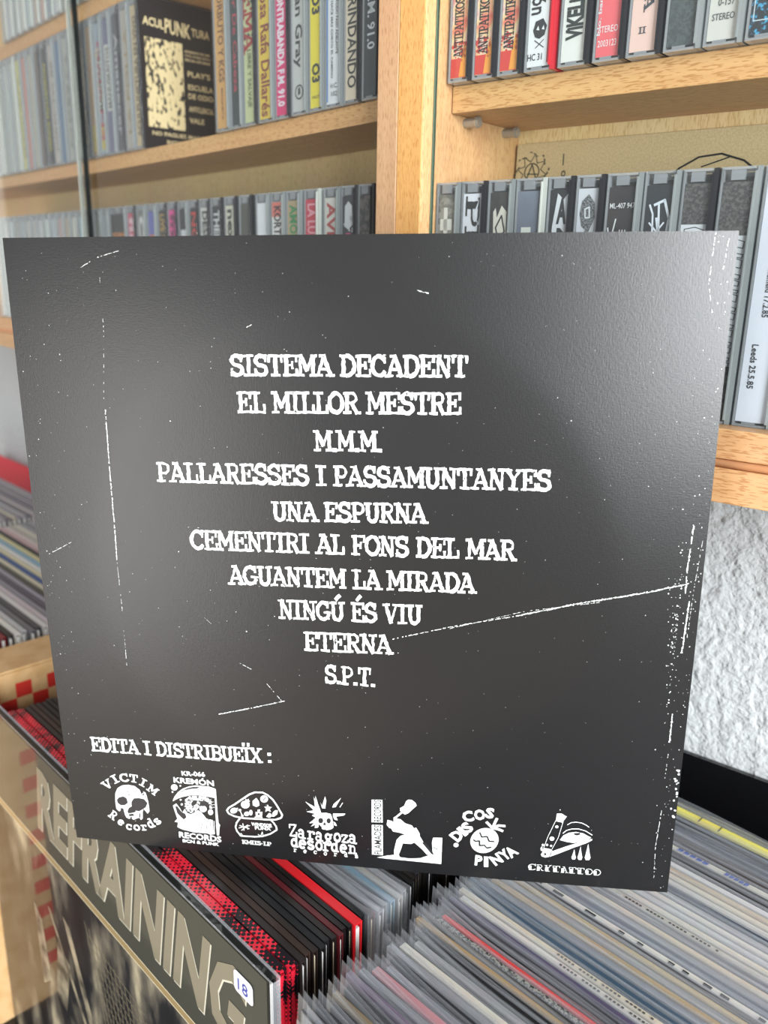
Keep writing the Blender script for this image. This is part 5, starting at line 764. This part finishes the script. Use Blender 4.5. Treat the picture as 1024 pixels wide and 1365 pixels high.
# ------------------------------------------------------------------ the big black sleeve
SM = Matrix(((.99072635, .13387427, -.02321593), (-.13384731, .99099824, .00271839), (.02337087, .00041421, .99972678)))
sl = empty('album_sleeve'); sl.matrix_world = Matrix.Translation((-.01385514, .36913249, CZ-.14372544)) @ SM.to_4x4()
tag(sl, 'large black album back sleeve with white track list, propped on the records', 'record sleeve')
S2 = .1575; DCX, DCZ = -.002, .004
def hgt(x, z):
    d = math.hypot(x-DCX, z-DCZ)-.118                      # the disc presses a flat round; beyond it the board falls away to the edges
    return .0024-(0 if d < 0 else (d*d/.020 if d < .010 else .005+(d-.010))*.038)
m = MB(); n = 64; xs = [-S2+2*S2*i/n for i in range(n+1)]; xs = xs
def grid(sgn):
    b0 = len(m.v)
    for z in xs:
        for x in xs: m.v.append((x, -sgn*hgt(x, z) if sgn > 0 else .0030+hgt(x, z)*.3, z))
    for j in range(n):
        for i in range(n):
            a = b0+j*(n+1)+i; q = (a, a+1, a+n+2, a+n+1); m.f.append(q if sgn > 0 else q[::-1]); m.m.append(0)
    return b0
a0 = grid(1); b0 = grid(-1)
def rim(idx):
    for p, q_ in zip(idx, idx[1:]): m.quad([m.v[a0+q_], m.v[a0+p], m.v[b0+p], m.v[b0+q_]], 1)
N1 = n+1
rim([i for i in range(N1)]); rim([n+j*N1 for j in range(N1)]); rim([n*N1+n-i for i in range(N1)]); rim([(n-j)*N1 for j in range(N1)])
def sleeve_mat():
    mm = bpy.data.materials.new('matt_laminated_black'); mm.use_nodes = True; nn = mm.node_tree; b = nn.nodes['Principled BSDF']; N = nn.nodes.new; Lk = nn.links.new
    b.inputs['Base Color'].default_value = srgb('19191a'); b.inputs['Roughness'].default_value = .30; b.inputs['Specular IOR Level'].default_value = .52
    t = N('ShaderNodeTexCoord'); mp = N('ShaderNodeMapping'); mp.inputs['Scale'].default_value = (1600, 1, 500); z = N('ShaderNodeTexNoise'); z.inputs['Scale'].default_value = 1
    mp2 = N('ShaderNodeMapping'); mp2.inputs['Scale'].default_value = (500, 1, 1600); z2 = N('ShaderNodeTexNoise'); z2.inputs['Scale'].default_value = 1
    for a, c in ((mp, z), (mp2, z2)): Lk(t.outputs['Object'], a.inputs[0]); Lk(a.outputs[0], c.inputs['Vector'])
    ad = N('ShaderNodeMath'); ad.operation = 'ADD'; Lk(z.outputs['Fac'], ad.inputs[0]); Lk(z2.outputs['Fac'], ad.inputs[1])
    bu = N('ShaderNodeBump'); bu.inputs['Strength'].default_value = .10; bu.inputs['Distance'].default_value = .0003; Lk(ad.outputs[0], bu.inputs['Height']); Lk(bu.outputs[0], b.inputs['Normal']); return mm
BLACKS = sleeve_mat()
bd = m.build('sleeve_board', [BLACKS, pmat('worn_board_edge', '8c8c8a', .6, vary=.5, bscale=300)], sl, smooth=True)
def onS(d): return lambda x, z: (x/1000, -hgt(x/1000, z/1000)-d, z/1000)
def ink_mat(name, c, lo=.60):
    mm = bpy.data.materials.new(name); mm.use_nodes = True; nn = mm.node_tree; b = nn.nodes['Principled BSDF']; N = nn.nodes.new; Lk = nn.links.new
    t = N('ShaderNodeTexCoord'); z = N('ShaderNodeTexNoise'); z.inputs['Scale'].default_value = 650; z.inputs['Detail'].default_value = 4
    r = N('ShaderNodeValToRGB'); Lk(t.outputs['Object'], z.inputs['Vector']); Lk(z.outputs['Fac'], r.inputs[0]); Lk(r.outputs[0], b.inputs['Base Color'])
    e = r.color_ramp.elements; e[0].position = lo; e[0].color = srgb(c); e[1].position = lo+.05; e[1].color = srgb('3a393b'); b.inputs['Roughness'].default_value = .5; return mm
WINK = ink_mat('worn_white_ink', 'f1f5f1', .64); WINK2 = ink_mat('white_ink', 'eef2ef', .70); GINK = noise_card('hatched_grey_ink', '3a3a3c', ['c8ccca', 'e4e8e6'], 900, (1, 1, 1), .42, .58)
for i, (txt, A, B, h) in enumerate(TRACKS):
    m = MB(); p, wd = slab_text(txt, .024, i+11, .93)
    put_text(m, p, wd-.05, A, B, h, onS(.0003))
    m.build('track_title' if i < 10 else 'distributor_heading', WINK, sl)
lname = {'1': 'skull_logo', '2': 'reaper_logo', '3': 'mushroom_logo', '4': 'spiked_skull_logo', '5': 'guitar_smasher_logo', '6': 'pineapple_logo', '7': 'razor_eye_logo'}
for k in '1234567':
    ms = {'w': MB(), 'k': MB(), 'g': MB()}; lift = {'w': .0003, 'g': .00038, 'k': .00046}
    for it in LOGO_POLY[k]:
        if it[0] in ms: ms[it[0]].quad([onS(lift[it[0]])(*q) for q in it[1]])
        else:
            c = it[0][0]; wl_ = it[1]; P = [Vector(q) for q in it[2]]
            zz = lift[c]+(.00012 if c == 'w' and k == '2' else 0)
            for q in stroke_polys(P, wl_, wl_*.06, random.Random(2)): ms[c].quad([onS(zz)(*v) for v in q])
    for font, txt, A, B, h in LOGO_TEXT[k]:
        c = 'w'; d = .0003
        if font == 's': p, wd = slab_text(txt, .015, 3, .84)
        elif font == 'o': p, wd = slab_text(txt, .0, 3, .9); p = [q for q in p]
        elif font == 'bk': p, wd = plain_text(txt, .01); c = 'k'; d = .00046
        else: p, wd = plain_text(txt, .045 if font == 'B' else .03)
        if font == 'o':
            wts = dict(WT); WT.update({'M': .07, 'm': .06, 's': .06}); p, wd = slab_text(txt, 0, 3, .9); WT.update(wts)
        if len(txt) == 1 and font in 'so': 
            xsn = [v[0] for q in p for v in q]; x0_ = min(xsn); wd = max(xsn)-x0_; p = [[(a-x0_, b) for a, b in q] for q in p]
        put_text(ms[c], p, wd, A, B, h, onS(d))
    lg = ms['w'].build(lname[k], WINK2, sl)
    if ms['g'].v: ms['g'].build('grey_ink', GINK, lg)
    if ms['k'].v: ms['k'].build('black_ink_detail', pmat('logo_black', '29282a', .4), lg)['kind'] = 'stuff'
# printed scratches and specks
m = MB(); rr = random.Random(21)
def speck(x, z, s):
    if abs(x) > 156.8 or abs(z) > 156.8: return
    k = rr.randint(4, 6); a0_ = rr.uniform(0, 6.3); m.quad([onS(.00022)(max(-157.2, min(157.2, x+s*rr.uniform(.5, 1.2)*math.cos(a0_-2*math.pi*i/k))), max(-157.2, min(157.2, z-s*rr.uniform(.5, 1.2)*math.sin(a0_-2*math.pi*i/k)))) for i in range(k)][::-1])
for wd, dens, pts in SCRATCH:
    for a, b in zip(pts, pts[1:]):
        a, b = Vector(a), Vector(b); L = (b-a).length; nseg = int(L/.8); u = (b-a).normalized(); nn = Vector((-u.y, u.x))
        for i in range(nseg):
            if rr.random() > dens: continue
            p = a+u*(i*.8)+nn*rr.uniform(-.12, .12)*wd; ww = wd*rr.uniform(.12, .36)*(1.35 if dens > .8 else 1); ln = rr.uniform(.5, 1.05)
            e = p+u*ln; m.quad([onS(.00022)(*q) for q in (p-nn*ww*.6, e-nn*ww*rr.uniform(.3, 1), e+nn*ww, p+nn*ww*rr.uniform(.3, 1))])
for _ in range(420): speck(rr.uniform(-156, 156), rr.uniform(-156, 156), rr.choice((.10, .13, .16, .2)))
for _ in range(14): speck(rr.uniform(-150, 150), rr.uniform(-150, 150), rr.uniform(.25, .4))
for _ in range(120): speck(156.5-abs(rr.gauss(0, 5)), rr.uniform(-157, 157), rr.choice((.14, .2, .3)))
for _ in range(110): speck(150-abs(rr.gauss(0, 2)) - 1, rr.gauss(-14, 22), rr.choice((.16, .24, .4)))
for _ in range(26): speck(157-abs(rr.gauss(0, 1.2)), rr.gauss(-95, 14), rr.uniform(.4, .9))
for _ in range(60): speck(-150+rr.gauss(0, 5), rr.uniform(-157, 157), rr.choice((.12, .18, .25)))
sm_ = m.build('scratch_print', pmat('scratch_white', 'dfe3e0', .5), sl); sm_['kind'] = 'stuff'
print('OBJECTS', len(bpy.data.objects))
